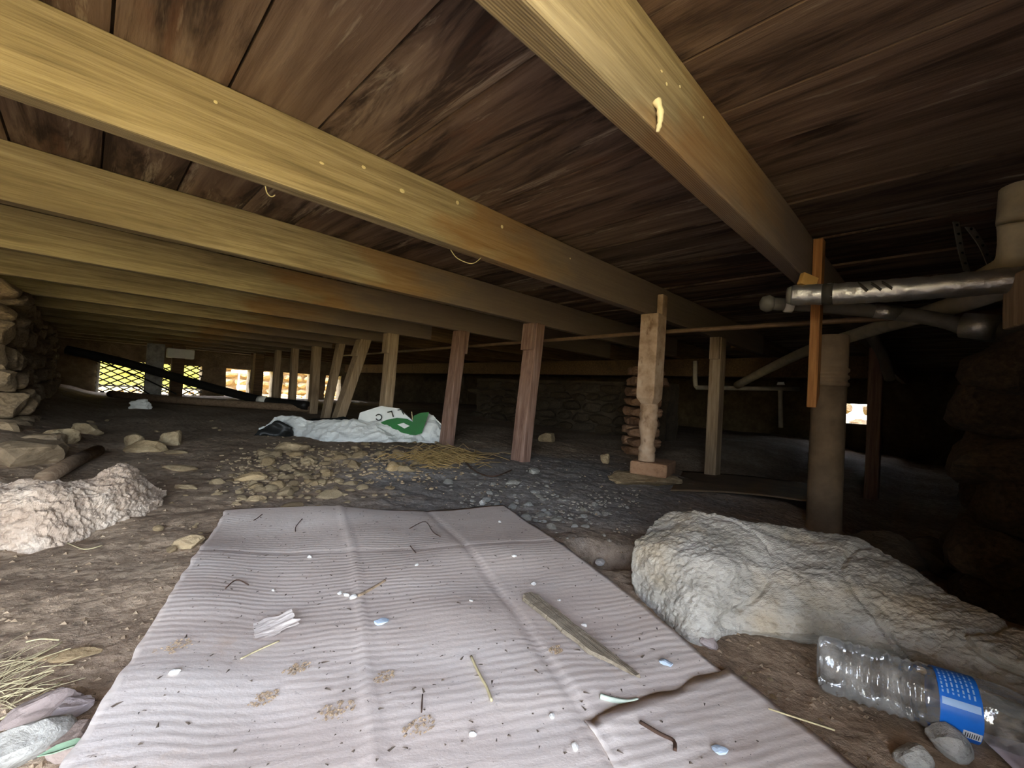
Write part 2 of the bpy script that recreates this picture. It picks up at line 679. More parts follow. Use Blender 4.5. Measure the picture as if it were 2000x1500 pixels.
def loft_mesh(name, rings, mat, nu=64, nv=64, disp=None, smooth=False, tight=.5):
    """A closed body through rings of corner points (all with the same count), the ends drawn together."""
    m_ = len(rings)
    k = len(rings[0])
    rows = []
    for i in range(nu + 1):
        t = (m_ - 1) * i / nu
        ctrl = [cr([r[j] for r in rings], t) for j in range(k)]
        row = []
        for j in range(nv):
            s = k * j / nv
            a = int(s)
            u = s - a
            p0, p1, p2, p3 = ctrl[(a - 1) % k], ctrl[a % k], ctrl[(a + 1) % k], ctrl[(a + 2) % k]
            c = .5 * ((2 * p1) + (p2 - p0) * u + (2 * p0 - 5 * p1 + 4 * p2 - p3) * u * u + (3 * p1 - p0 - 3 * p2 + p3) * u ** 3)
            l = p1.lerp(p2, u)
            row.append(l.lerp(c, tight))
        rows.append(row)
    V = [p for r in rows for p in r]
    Fc = []
    for i in range(nu):
        for j in range(nv):
            a = i * nv + j
            b = i * nv + (j + 1) % nv
            Fc.append((a, a + nv, b + nv, b))
    # caps: rings shrinking towards the centre
    for end in (0, nu):
        base = [end * nv + j for j in range(nv)]
        cen = sum((V[i] for i in base), Vector()) / nv
        ring = base
        for sft in (.75, .45, .18):
            new = []
            for i in base:
                V.append(cen + (V[i] - cen) * sft)
                new.append(len(V) - 1)
            for j in range(nv):
                q = (ring[j], ring[(j + 1) % nv], new[(j + 1) % nv], new[j])
                Fc.append(q if end == 0 else q[::-1])
            ring = new
        V.append(cen)
        for j in range(nv):
            q = (ring[j], ring[(j + 1) % nv], len(V) - 1)
            Fc.append(q if end == 0 else q[::-1])
    me = mesh(name, V, Fc, mat, smooth)
    bm = bmesh.new()
    bm.from_mesh(me)
    bmesh.ops.recalc_face_normals(bm, faces=bm.faces)
    if disp:
        bm.normal_update()
        new = [v.co + v.normal * disp(v.co, v.normal) for v in bm.verts]
        for v, p in zip(bm.verts, new):
            v.co = p
    bm.to_mesh(me)
    bm.free()
    return me


def recentre(o):
    """Move a mesh object's origin to the middle of its footprint."""
    me = o.data
    lo = Vector((min(v.co.x for v in me.vertices), min(v.co.y for v in me.vertices), min(v.co.z for v in me.vertices)))
    hi = Vector((max(v.co.x for v in me.vertices), max(v.co.y for v in me.vertices), max(v.co.z for v in me.vertices)))
    c = Vector(((lo.x + hi.x) / 2, (lo.y + hi.y) / 2, lo.z))
    me.transform(Matrix.Translation(-c))
    o.location = c
    return o


# ------------------------------------------------------------------ the setting: ground
def axis_steps(lo, flo, fhi, hi, fine, coarse):
    out = list(np.arange(flo, fhi, fine))
    x = flo
    st = fine
    while x > lo:
        st = min(coarse, st * 1.15)
        x -= st
        out.insert(0, max(x, lo))
    x = out[-1]
    st = fine
    while x < hi:
        st = min(coarse, st * 1.12)
        x += st
        out.append(min(x, hi))
    return out


def build_floor():
    xs = axis_steps(-1.95, -.35, 2.5, XR + .3, .011, .12)
    ys = axis_steps(-.65, -.15, 3.0, YB + .3, .011, .12)
    V = []
    for y in ys:
        for x in xs:
            z = ground_z(x, y)
            z += .005 * noise.fractal(Vector((x * 14, y * 14, 1.3)), 1.0, 2.0, 4)
            z += .004 * max(0, noise.noise(Vector((x * 45, y * 45, 5.3))))
            V.append((x, y, z))
    n = len(xs)
    Fc = [(j * n + i, j * n + i + 1, (j + 1) * n + i + 1, (j + 1) * n + i) for j in range(len(ys) - 1) for i in range(n - 1)]
    return struct(ob('floor', mesh('floor', V, Fc, 'dirt', True)), 'bare brown dirt floor with a grey patch and grit', 'dirt floor')


build_floor()

# outdoors: dry grass all round the house, a little below the dirt inside
ext = [(-30, -30), (40, -30), (40, 40), (-30, 40)]
inn = [(-1.9, -.6), (XR + .25, -.6), (XR + .25, YB + .25), (-1.9, YB + .25)]
V = [(x, y, -.06) for x, y in ext] + [(x, y, 0.0) for x, y in inn]
Fc = [(i, (i + 1) % 4, 4 + (i + 1) % 4, 4 + i) for i in range(4)]
struct(ob('ground_outside', mesh('ground_outside', V, Fc, 'dry_grass')), 'sunlit dry yellow grass outside the crawl space openings', 'grass')


# ------------------------------------------------------------------ walls
def wall_block(x0, x1, y0, y1, z0, z1, step=.07, amp=.02, seed=0):
    """Rough masonry core: box with a finely cut, uneven skin."""
    bm = bmesh.new()
    v, f = box_data(x0, x1, y0, y1, z0, z1)
    vs = [bm.verts.new(p) for p in v]
    for q in f:
        bm.faces.new([vs[i] for i in q])
    for ax, (lo, hi) in enumerate(((x0, x1), (y0, y1), (z0, z1))):
        nn = max(1, min(60, int((hi - lo) / step)))
        nr = [0, 0, 0]
        nr[ax] = 1
        for i in range(1, nn):
            c = [0, 0, 0]
            c[ax] = lo + (hi - lo) * i / nn
            bmesh.ops.bisect_plane(bm, geom=list(bm.verts) + list(bm.edges) + list(bm.faces), plane_co=c, plane_no=nr)
    for w in bm.verts:
        p = w.co + Vector((seed, 0, 0))
        w.co += Vector((noise.noise(p * 9), noise.noise(p * 9 + Vector((7, 3, 1))), noise.noise(p * 9 + Vector((1, 9, 4))) * .3)) * amp
    V = [v.co.copy() for v in bm.verts]
    for i, w in enumerate(bm.verts):
        w.index = i
    Fc = [tuple(x.index for x in q.verts) for q in bm.faces]
    bm.free()
    return V, Fc


HOUSE = 2.4
YJ = 2.92             # where the left wall begins: its lit end faces the open stretch
XO = -1.70            # outer skirting wall, out of sight to the left
wl = struct(ob('wall_left', mesh('wall_left', *cat_data([
    wall_block(XW - .33, XW - .02, YJ, YB + .2, -.1, HB - .005, seed=1),
    box_data(XW - .33, XW - .18, YJ, YB + .2, HB - .01, HOUSE),
    wall_block(XO - .2, XO, HY - .25, YJ + .2, -.1, HB - .005, .15, seed=14),
    box_data(XO, XW - .3, YJ + .05, YJ + .2, -.1, HOUSE),
    box_data(XO - .2, XO - .05, HY - .25, YJ + .2, HB - .01, HOUSE)]), 'wall_mortar')),
    'rough rubble stone foundation wall under the joist ends', 'stone wall')
wf = struct(ob('wall_front', mesh('wall_front', *cat_data([
    wall_block(HX1, XR + .2, HY - .25, HY, -.3, HB + .01, .12, seed=3),
    box_data(HX1, XR + .2, HY - .25, HY - .05, HB - .05, HT + .03),
    box_data(XO - .2, XR, HY - .25, HY - .1, HT + .02, HOUSE)]), 'wall_mortar')))
# far wall: piers between openings, lintel course above
OPEN_TOP = CZ + .15
piers = [(XW - .2, .12), (1.30, 1.64), (1.98, 2.12), (2.34, 2.50), (2.98, 3.25), (3.55, XR + .1)]
wb = struct(ob('wall_back', mesh('wall_back', *cat_data(
    [wall_block(a, b, YB, YB + .2, -.1, OPEN_TOP + .01, .12, seed=4 + i) for i, (a, b) in enumerate(piers)] +
    [box_data(XW - .3, XR + .2, YB + .02, YB + .18, OPEN_TOP, HOUSE)]), 'wall_mortar')))
wr = struct(ob('wall_right', mesh('wall_right', *cat_data([
    wall_block(XR, XR + .2, HY - .25, .66, -.3, HB, .15, seed=9),
    wall_block(XR, XR + .2, .92, YB, -.3, HB, .15, seed=10),
    box_data(XR + .03, XR + .18, .5, 1.05, -.2, .22),
    box_data(XR + .03, XR + .18, .5, 1.05, .46, HB),
    box_data(XR + .03, XR + .18, HY - .2, YB + .2, HB - .02, HOUSE)]), 'wall_mortar')))
portal((.85, YB + .1, OPEN_TOP / 2), 1.4, OPEN_TOP, (0, -1, 0))

# rubble stones standing proud of the left wall
STONES = [rock_mesh('stone', 100 + i, 'wall_stone', 3, .14, 7, (1.05, 1.05, 1.05), .06, .75) for i in range(8)]
rnd = random.Random(3)
z = .03
while z < HB - .03:
    h = rnd.uniform(.07, .12)
    y = YJ - .10 + rnd.uniform(-.06, .06)
    while y < 6.6:
        L = rnd.uniform(.10, .24) * (1 if y < 4.5 else 1.5)
        s = ob('stone', STONES[rnd.randrange(8)], wl)
        bulge = .03 + .07 * sm(.35, .0, z) + rnd.uniform(-.02, .02)
        s.location = (XW - .03 + bulge * .4, y + L / 2, min(z + h / 2, HB - .05) + rnd.uniform(-.008, .008))
        s.scale = (.055 + bulge * .6, L / 2 * 1.12, h / 2 * 1.18)
        s.rotation_euler = (rnd.uniform(-.12, .12), rnd.uniform(-.1, .1), rnd.uniform(-.1, .1))
        y += L
    z += h

# lit end of that wall
z = .03
while z < HB - .03:
    h = rnd.uniform(.08, .13)
    x = XW - .40
    while x < XW - .08:
        L = rnd.uniform(.12, .2)
        s = ob('stone', STONES[rnd.randrange(8)], wl, (x + L / 2, YJ - .03, min(z + h / 2, HB - .05)), (rnd.uniform(-.1, .1), rnd.uniform(-.1, .1), rnd.uniform(-.2, .2)))
        s.scale = (L / 2 * 1.12, .09, h / 2 * 1.18)
        x += L
    z += h

z = .03
while z < HB - .03:
    h = rnd.uniform(.09, .14)
    x = XO + .03
    while x < XW - .42:
        L = rnd.uniform(.14, .26)
        s = ob('stone', STONES[rnd.randrange(8)], wl, (x + L / 2, YJ + .03, min(z + h / 2, HB - .05)), (rnd.uniform(-.1, .1), rnd.uniform(-.1, .1), rnd.uniform(-.15, .15)))
        s.scale = (L / 2 * 1.12, .07, h / 2 * 1.18)
        x += L
    z += h

# ------------------------------------------------------------------ ceiling of wide boards
cl = struct(ob('ceiling', mesh('ceiling', *box_data(XO - .1, XR + .2, HY - .15, YB + .2, HT + .022, HT + .06), 'board_wood')),
            'floorboards of the house seen from below, dark and stained', 'ceiling')
BW = .152
bd = [mesh('board', *box_data(-BW / 2 + .0022, BW / 2 - .0022, -4.42, 4.42, 0, .022), 'board_wood') for _ in range(1)]
rnd = random.Random(5)
x = XO - .05
while x < XR:
    o = ob('board', bd[0], cl, (x, 3.95 + rnd.uniform(-.02, .02), HT + rnd.choice((0, .001, .002, .005))), (0, rnd.uniform(-.02, .02), 0))
    x += BW

# ------------------------------------------------------------------ joists
ORD = ['first', 'second', 'third', 'fourth', 'fifth', 'sixth', 'seventh', 'eighth', 'ninth', 'tenth', 'eleventh', 'twelfth', 'thirteenth']
joists = []
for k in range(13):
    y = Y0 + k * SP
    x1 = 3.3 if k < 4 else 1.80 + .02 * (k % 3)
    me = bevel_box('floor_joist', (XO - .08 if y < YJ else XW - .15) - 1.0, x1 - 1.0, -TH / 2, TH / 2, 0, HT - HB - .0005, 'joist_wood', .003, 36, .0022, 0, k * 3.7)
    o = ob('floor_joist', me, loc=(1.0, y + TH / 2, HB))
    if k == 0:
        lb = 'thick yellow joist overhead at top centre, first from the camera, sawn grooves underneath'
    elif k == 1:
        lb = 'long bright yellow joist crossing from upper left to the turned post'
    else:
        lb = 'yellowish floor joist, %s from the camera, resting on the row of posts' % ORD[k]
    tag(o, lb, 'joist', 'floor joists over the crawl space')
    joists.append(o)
# second run of joists further in, lapped beside the first
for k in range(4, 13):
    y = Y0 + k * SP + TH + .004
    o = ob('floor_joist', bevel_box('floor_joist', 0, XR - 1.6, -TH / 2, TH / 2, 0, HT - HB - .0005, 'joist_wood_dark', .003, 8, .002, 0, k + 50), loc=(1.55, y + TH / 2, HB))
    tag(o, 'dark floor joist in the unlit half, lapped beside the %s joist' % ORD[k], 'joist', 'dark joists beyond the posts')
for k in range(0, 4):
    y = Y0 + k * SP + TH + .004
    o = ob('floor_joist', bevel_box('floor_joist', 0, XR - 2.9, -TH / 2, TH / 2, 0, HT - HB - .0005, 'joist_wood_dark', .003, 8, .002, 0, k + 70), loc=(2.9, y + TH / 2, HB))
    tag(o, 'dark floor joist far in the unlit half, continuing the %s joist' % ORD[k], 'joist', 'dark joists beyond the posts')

# pale nail-head blots and fibres on the joists
def blot(parent, px, py, k, r):
    p = at_y(px, py, Y0 + k * SP) - parent.location
    me = mesh('blot', *lathe_data([(0.0001, .0012), (r * .7, .0011), (r, .0002)], 10), 'spot_pale')
    b = ob('blot', me, parent, (p.x, -TH / 2 - .0012, p.z), (math.pi / 2, 0, 0))
    b.scale = (random.uniform(.8, 1.5), random.uniform(.7, 1.1), 1)


for px, py, r in ((710, 327, .005), (628, 319, .004), (785, 373, .006), (893, 396, .006), (980, 443, .006), (1113, 505, .004), (421, 200, .003)):
    blot(joists[1], px, py, 1, r)
for px, py, r in ((1300, 165, .003), (1326, 170, .002), (1372, 230, .002), (1290, 140, .002)):
    blot(joists[0], px, py, 0, r)


def fibre(name, pts, r, mat, label, cat, group=None):
    o = tube(name, pts, r, mat, n=6)
    return tag(recentre(o), label, cat, group)


p = at_y(1281, 195, Y0 - .004)
q = at_y(1284, 258, Y0 - .002)
V, Fc = tube_data(smooth_path([p, p.lerp(q, .3) + Vector((.002, -.004, 0)), p.lerp(q, .7) + Vector((-.001, -.005, 0)), q], 5), [.005, .006, .006, .005, .004, .004, .005, .005, .004, .004, .004, .003, .004, .003, .003, .002], 8)
sp_ = recentre(ob('torn_splinter', mesh('torn_splinter', V, Fc, 'spot_pale', True)))
tag(sp_, 'pale torn wood splinter hanging on the yellow joist at top centre', 'splinter')
p = at_z(518, 366, HB - .001) + Vector((0, 0, 0))
fibre('straw_wisp', smooth_path([p + Vector((0, 0, .003)), p + Vector((.004, 0, -.010)), p + Vector((.012, 0, -.014)), p + Vector((.018, 0, -.008))], 5), .0011, 'straw_pale', 'tiny curled straw wisp hanging under the long bright joist, upper left', 'straw')
p = at_z(880, 490, HB - .001)
fibre('straw_wisp', smooth_path([p + Vector((0, 0, .003)), p + Vector((.02, -.006, -.016)), p + Vector((.06, -.018, -.022)), p + Vector((.09, -.02, .002))], 5), .0012, 'straw_pale', 'drooping loop of straw under the long bright joist near its middle', 'straw')

# ------------------------------------------------------------------ posts
def post(k, w, d, lean=0.0, mat='post_wood', cleat=1, x=XP, label='', base=None):
    y = Y0 + k * SP + TH / 2
    zb = (ground_z(x, y) - .03) if base is None else base
    t = thing('support_post', label, 'post', (x, y, zb), 'posts holding up the joists')
    H = HB - zb
    sh = bevel_box('shaft', -w / 2, w / 2, -d / 2, d / 2, 0, H, mat, .004, 10, .003, 2, k * 1.9)
    if lean:
        for v in sh.vertices:
            v.co.x += lean * (v.co.z - H) / H
    ob('shaft', sh, t)
    if cleat:
        cw = .02
        s = cleat
        x0 = w / 2 if s > 0 else -w / 2 - cw
        c = bevel_box('cleat', x0, x0 + cw, -d / 2 + .004, d / 2 - .004, H - .14, H - .001, mat, .002, 3, .001, 2, k)
        if lean:
            for v in c.vertices:
                v.co.x += lean * (v.co.z - H) / H
        ob('cleat', c, t)
    return t


post(2, .062, .085, .055, 'post_wood_red', -1, 1.655, 'reddish wooden post with a dark split and whitened foot')
post(3, .06, .075, .055, 'post_wood_red', 1, 1.635, 'brown wooden post standing just beyond the white bag')
post(4, .065, .08, .02, 'post_wood', -1, 1.51, 'square wooden post rising behind the hump of the white bag')
post(5, .07, .10, .20, 'post_wood', -1, 1.60, 'wide wooden post leaning noticeably to one side behind the bag')
post(6, .06, .08, .10, 'post_wood', 0, 1.66, 'slightly leaning wooden post beside the tilted wide post')
post(7, .075, .085, .0, 'post_wood', 0, 1.67, 'upright wooden post at the end of the ground pipes')
post(8, .065, .08, .0, 'post_wood', 0, 1.66, 'narrow wooden post in front of a bright gap, second farthest in the row')
post(9, .06, .08, .0, 'post_wood', 0, 1.66, 'farthest wooden post in the row before the bright openings')

# the turned porch post under the second joist
ty = Y0 + SP + TH / 2 - .03
tx = 1.70
tb = .092
t = thing('turned_post', 'salvaged turned porch post on stacked blocks, pale and chipped', 'post', (tx, ty, tb))
H = HB - tb
w = .040
V, Fc = [], []
lv = [(0, .0), ]
prof = [(.034, 0), (.035, .030), (.031, .034), (.034, .040), (.036, .048), (.034, .056), (.029, .062), (.027, .075), (.030, .100), (.036, .130), (.0385, .150), (.037, .165), (.033, .172), (.036, .178), (.0375, .190), (.036, .200), (.033, .204), (.036, .210), (.037, .228), (.034, .240)]
ob('turning', mesh('turning', *lathe_data(prof, 36), 'turned_paint', True), t)
me = bevel_box('square_shaft', -w, w, -w, w, .236, H, 'turned_paint', .004, 14, .0022, 2, 4)
for v in me.vertices:
    # lower corners rounded off towards the turning
    if v.co.z < .27:
        f_ = .62 + .38 * sm(.236, .268, v.co.z)
        v.co.x *= f_
        v.co.y *= f_
ob('square_shaft', me, t)
me = bevel_box('tenon', -.004, w, -w, -w + .026, H - .01, H + .085, 'turned_paint', .004, 3, .001, 2, 5)
ob('tenon', me, t)
# blocks under it
rk = bevel_box('base_block', -.085, .105, -.075, .075, 0, .055, 'brick_clay', .007, 8, .003, 0, 9)
o = ob('base_block', rk, loc=(tx + .035, ty - .012, .036), rot=(0, 0, .25))
tag(o, 'tan clay block directly under the turned post', 'block')
o = ob('base_slab', rock_mesh('base_slab', 31, 'rubble_tan', 4, .15, 12, (.17, .11, .034), .06), loc=(tx - .01, ty, .015), rot=(0, 0, -.5))
tag(o, 'cracked flat stone slab at the bottom of the turned post footing', 'stone')

# posts deeper in
for i, (px, pz, X, Y, w_, lb) in enumerate([(1405, 0, 2.45, .89, .075, 'dim brown post standing behind and beside the turned post'),
                                     (1668, 0, 3.1, .28, .08, 'dark post in the gloom behind the cast pipe')]):
    t = thing('support_post', lb, 'post', (X, Y, -.12), 'posts holding up the joists')
    ob('shaft', bevel_box('shaft', -w_ / 2, w_ / 2, -.03, .03, 0, HB + .12, 'post_wood_red' if i else 'post_wood', .004, 8, .002, 2, i + 20), t)
    if i == 0:
        ob('cleat', bevel_box('cleat', -w_ / 2 - .02, -w_ / 2, -.025, .025, HB + .0, HB + .119, 'post_wood', .002, 3, .001, 2, 9), t)

# far girder and its wall, dim
o = ob('girder', bevel_box('girder', -.05, .05, -3.9, 3.9, 0, .14, 'joist_wood_dark', .004, 6, .002, 1, 3), loc=(3.55, 4.2, HB - .14))
tag(o, 'dark girder crossing under the joists deep in the gloom', 'beam')


# brick pier behind the turned post
def brick_pier(loc, rows, label, bw=.20, bh=.065, seed=1, mat='brick_clay', rot=0):
    t = thing('brick_pier', label, 'pier', loc)
    t.rotation_euler = (0, 0, rot)
    r = random.Random(seed)
    bs = [rock_mesh('brick', seed * 10 + i, mat, 3, .05, 3, (bw / 2 * 1.2, .075, bh / 2 * 1.22), .03, .9) for i in range(3)]
    for i in range(rows):
        for s in (0, 1):
            b = ob('brick', bs[r.randrange(3)], t, (r.uniform(-.012, .012) + (0 if i % 2 else .0), (s - .5) * .13 + r.uniform(-.01, .01), bh * (i + .5)), (r.uniform(-.05, .05), r.uniform(-.05, .05), r.uniform(-.1, .1)))
    b = ob('brick', bs[0], t, (.09, -.02, bh * (rows - 1.4)), (0, 0, .4))
    return t


brick_pier((2.62, 1.42, -.02), 9, 'crooked brick pier half hidden behind the turned post', seed=2, rot=-.8)
o = ob('fallen_block', rock_mesh('fallen_block', 77, 'rubble_tan', 3, .08, 14, (.11, .07, .05), .04), loc=gp(1070, 862, .02), rot=(0, 0, .3))
tag(o, 'squarish tan block lying behind the reddish post', 'stone')
# dim rubble wall deep in the middle
t = struct(ob('wall_inner', mesh('wall_inner', *wall_block(3.7, 3.9, 1.75, 4.4, -.1, .52, .12, .03, 12), 'shaded_stone')))
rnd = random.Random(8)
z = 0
INNER = [rock_mesh('stone', 130 + i, 'shaded_stone', 2, .14, 7, (1.05, 1.05, 1.05), .06, .75) for i in range(5)]
while z < .46:
    h = rnd.uniform(.08, .12)
    y = 1.8
    while y < 4.3:
        L = rnd.uniform(.16, .3)
        s = ob('stone', INNER[rnd.randrange(5)], t, (3.68, y + L / 2, z + h / 2), (rnd.uniform(-.1, .1), 0, rnd.uniform(-.1, .1)))
        s.scale = (.06, L / 2 * 1.1, h / 2 * 1.15)
        y += L
    z += h

# ------------------------------------------------------------------ pipes
o = tube('conduit', [(1.93, -.3, CZ + .33), (1.91, .4, CZ + .33), (1.90, 1.09, CZ + .33), (1.925, 1.71, CZ + .328), (2.0, 2.74, CZ + .332), (2.1, 5.0, CZ + .33)], .010, 'copper_old', n=10)
tag(recentre(o), 'thin brownish pipe slung under the joists past the turned post', 'pipe')

# foil-wrapped pipe
A, B = at_d(1548, 577, 1.15), at_d(2010, 543, .88)
t = thing('foil_pipe', 'silver foil-wrapped insulated pipe crossing the upper right dark', 'pipe', tuple(A))
pa = [(Vector((0, 0, 0))).lerp(B - A, i / 24) + Vector((0, 0, -.006 * math.sin(math.pi * i / 24))) for i in range(25)]
V, Fc = tube_data([Vector((0, 0, 0)).lerp(B - A, i / 90) + Vector((0, 0, -.006 * math.sin(math.pi * i / 90))) for i in range(91)], .026, 28)
for v in V:
    v += (v - (B - A) * (v.dot(B - A) / (B - A).length_squared)).normalized() * (.0022 * noise.noise(v * 55) + .0014 * abs(noise.noise(v * 120)))
ob('foil_wrap', mesh('foil_wrap', V, Fc, 'foil', True), t)
for f0, f1, mt in ((.16, .215, 'tape_dark'), (.36, .372, 'tape_dark'), (.42, .43, 'tape_dark'), (.47, .48, 'tape_dark')):
    a, b = (B - A) * f0, (B - A) * f1
    s = Vector((0, 0, -.004))
    V, Fc = tube_data([a + s, b + s + Vector((0, 0, .004 if f0 > .3 else 0))], .0275, 20)
    ob('tape_band', mesh('tape_band', V, Fc, mt, True), t)
ob('cut_end', mesh('cut_end', *tube_data([(B - A).normalized() * -.012, (0, 0, 0)], [.021, .026], 20), 'pipe_grey', True), t)

# duller pipe under it
P = [at_d(1500, 593, 1.30), at_d(1620, 600, 1.27), at_d(1790, 617, 1.18), at_d(1900, 640, 1.10), at_d(1985, 648, 1.06)]
t = thing('sleeved_pipe', 'dull grey pipe with a capped end beneath the foil-wrapped pipe', 'pipe', tuple(P[0]))
L0 = P[0]
pp = smooth_path([p - L0 for p in P], 8)
ob('pipe_run', mesh('pipe_run', *tube_data(pp, [.019 if i < 20 else .019 + .012 * sm(20, 26, i) for i in range(len(pp))], 16), 'pipe_grey', True), t)
ob('end_cap', mesh('end_cap', *tube_data([-(P[1] - L0).normalized() * .022, -(P[1] - L0).normalized() * .016, (0, 0, 0), (P[1] - L0).normalized() * .012], [.008, .02, .026, .021], 16), 'pipe_grey', True), t)
a = at_d(1707, 607, 1.225) - L0
b = at_d(1757, 612, 1.20) - L0
ob('silver_sleeve', mesh('silver_sleeve', *tube_data([a, b], .0205, 16), 'foil', True), t)
a = at_d(1533, 597, 1.285) - L0
b = at_d(1548, 598, 1.28) - L0
ob('white_tag', mesh('white_tag', *tube_data([a, b], .0198, 16), 'tape_white', True), t)
a = at_d(1880, 635, 1.10) - L0
b = at_d(1945, 640, 1.05) - L0
ob('silver_patch', mesh('silver_patch', *tube_data([a, b], .0318, 16), 'foil', True), t)

# long pale drain pipe slanting away
P = [at_d(2030, 505, .92), at_d(1960, 560, 1.0), at_d(1830, 607, 1.30), at_d(1690, 648, 1.75), at_d(1560, 692, 2.3), at_d(1440, 752, 3.1)]
o = tube('drain_pipe', smooth_path(P, 6), .026, 'pipe_pvc', n=16)
tag(recentre(o), 'pale plastic drain pipe slanting down into the dark behind other pipes', 'pipe')
P = [at_d(1700, 655, 2.0), at_d(1722, 690, 2.05), at_d(1738, 740, 2.1)]
o = tube('brace_pipe', smooth_path(P, 6), .022, 'pipe_grey', n=12)
tag(recentre(o), 'short grey pipe angling down below the pale drain pipe', 'pipe')

# cast soil pipe standing on the floor
bx, by = 1.66, .262
t = thing('soil_pipe', 'thick upright cast-iron soil pipe with ribbed hubs', 'pipe', (bx, by, -.16))
Hh = CZ + .24 + .16
prof = [(.001, 0), (.050, 0), (.052, .11), (.055, .115), (.055, .135), (.047, .14), (.046, .19), (.0455, Hh - .16)]
z_ = Hh - .16
for i in range(3):
    prof += [(.046, z_), (.051, z_ + .004), (.051, z_ + .012), (.046, z_ + .016)]
    z_ += .022
prof += [(.047, z_), (.047, Hh), (.001, Hh)]
ob('barrel', mesh('barrel', *lathe_data(prof, 28), 'cast_iron', True), t)
# timber hanging from the first joist
pa = at_d(1576, 600, 1.25)
o = ob('hanging_board', bevel_box('hanging_board', -.019, .019, -.012, .012, -.33, .14, 'hanging_wood', .002, 8, .0015, 2, 2), loc=(1.50, Y0 - .014, HB - .01))
for v in o.data.vertices:
    if v.co.z < -.31:
        v.co.z += .02 * (v.co.x / .019)
tag(o, 'orange-brown board hanging beside the thick upright pipe', 'board')
o = ob('wood_shim', bevel_box('wood_shim', -.022, .022, -.008, .008, 0, .032, 'foam_wood', .002), loc=at_d(1574, 560, 1.15), rot=(0, .3, -.7))
tag(o, 'small yellow wood shim resting on top of the foil pipe', 'shim')

# insulated riser at the right edge, with elbow
P = [at_d(2022, 250, .95), at_d(2012, 350, .93), at_d(2005, 430, .92)]
t = thing('insulated_riser', 'cream insulated riser pipe at the far right edge under the boards', 'pipe', tuple(P[-1]))
q = [p - P[-1] for p in P]
ob('upper_sleeve', mesh('upper_sleeve', *tube_data(smooth_path(q, 4), .045, 20), 'insulation', True), t)
q2 = [at_d(2008, 437, .92) - P[-1], at_d(1998, 480, .93) - P[-1], at_d(1975, 520, .96) - P[-1], at_d(1920, 545, 1.05) - P[-1]]
ob('elbow_sleeve', mesh('elbow_sleeve', *tube_data(smooth_path(q2, 5), [.046 - .0014 * i for i in range(16)], 20), 'insulation', True), t)

# perforated hanger strap
def strap(name, pts, w, label):
    pts = smooth_path(pts, 5)
    bm = bmesh.new()
    rows = []
    for i, p in enumerate(pts):
        tdir = (pts[min(i + 1, len(pts) - 1)] - pts[max(0, i - 1)]).normalized()
        s = tdir.cross(CF).normalized() * w
        n_ = s.cross(tdir).normalized() * .0012
        rows.append([bm.verts.new(p + s + n_), bm.verts.new(p - s + n_), bm.verts.new(p - s - n_), bm.verts.new(p + s - n_)])
    for a, b in zip(rows, rows[1:]):
        for j in range(4):
            bm.faces.new((a[j], a[(j + 1) % 4], b[(j + 1) % 4], b[j]))
    bm.faces.new(rows[0])
    bm.faces.new(rows[-1][::-1])
    bmesh.ops.recalc_face_normals(bm, faces=bm.faces)
    me = bpy.data.meshes.new(name)
    bm.to_mesh(me)
    bm.free()
    me.materials.append(MT['galv'])
    o = recentre(ob(name, me))
    tag(o, label, 'strap')
    for i in range(2, len(pts) - 1, 2):
        p = pts[i]
        V, Fc = tube_data([p - CF * .0022, p + CF * .0022], .0035, 8)
        h = ob('strap_hole', mesh('strap_hole', V, Fc, 'ink_black'), o)
        h.location = -o.location
    return o


strap('hanger_strap', [at_d(1838, 404, 1.12), at_d(1860, 403, 1.12), at_d(1868, 440, 1.11), at_d(1876, 485, 1.09), at_d(1888, 530, 1.06)], .008, 'perforated metal strap hanging from the boards above the foil pipe')
strap('hanger_strap', [at_d(1862, 403, 1.14), at_d(1890, 440, 1.14), at_d(1918, 480, 1.12), at_d(1935, 520, 1.10)], .009, 'second perforated strap slanting toward the riser from the same fixing')

# far pale water pipes
o = tube('water_pipe', smooth_path([at_d(1358, 705, 3.2), at_d(1358, 745, 3.2), at_d(1362, 756, 3.2), at_d(1380, 757, 3.2), at_d(1560, 760, 3.3)], 4), .016, 'pipe_pvc', n=10)
tag(recentre(o), 'pale far water pipe with an elbow beside the dim brown post', 'pipe')
t = thing('water_valve', 'pale valve on a stub pipe deep behind the hanging board', 'valve', tuple(at_d(1525, 800, 3.2)))
z0 = t.location
ob('stub', mesh('stub', *tube_data([at_d(1525, 835, 3.2) - z0, at_d(1524, 762, 3.2) - z0], .015, 10), 'pipe_pvc', True), t)
ob('valve_wheel', mesh('valve_wheel', *tube_data([at_d(1525, 752, 3.18) - z0, at_d(1525, 746, 3.18) - z0], [.026, .02], 12), 'white_paint', True), t)

# ------------------------------------------------------------------ stone pier at the right
PIER = [rock_mesh('stone', 160 + i, 'shaded_stone', 3, .3, 8, (1.1, 1.1, 1.1), .10, .5) for i in range(5)]
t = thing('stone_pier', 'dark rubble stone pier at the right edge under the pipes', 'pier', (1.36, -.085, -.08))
rnd = random.Random(21)
for i in range(6):
    for j in range(2):
        s = ob('stone', PIER[rnd.randrange(5)], t)
        s.location = (rnd.uniform(-.03, .03) + .17 * j, rnd.uniform(-.02, .015), .05 + .098 * i)
        s.scale = (.10 + rnd.uniform(-.02, .02), .075 + rnd.uniform(-.018, .012), rnd.uniform(.05, .064))
        s.rotation_euler = (rnd.uniform(-.12, .12), rnd.uniform(-.1, .1), rnd.uniform(-.2, .2))
o = ob('wood_block', bevel_box('wood_block', -.05, .05, -.03, .03, 0, .11, 'post_wood', .004, 4, .004, 2, 5), loc=(1.33, -.12, .535), rot=(0, 0, .3))
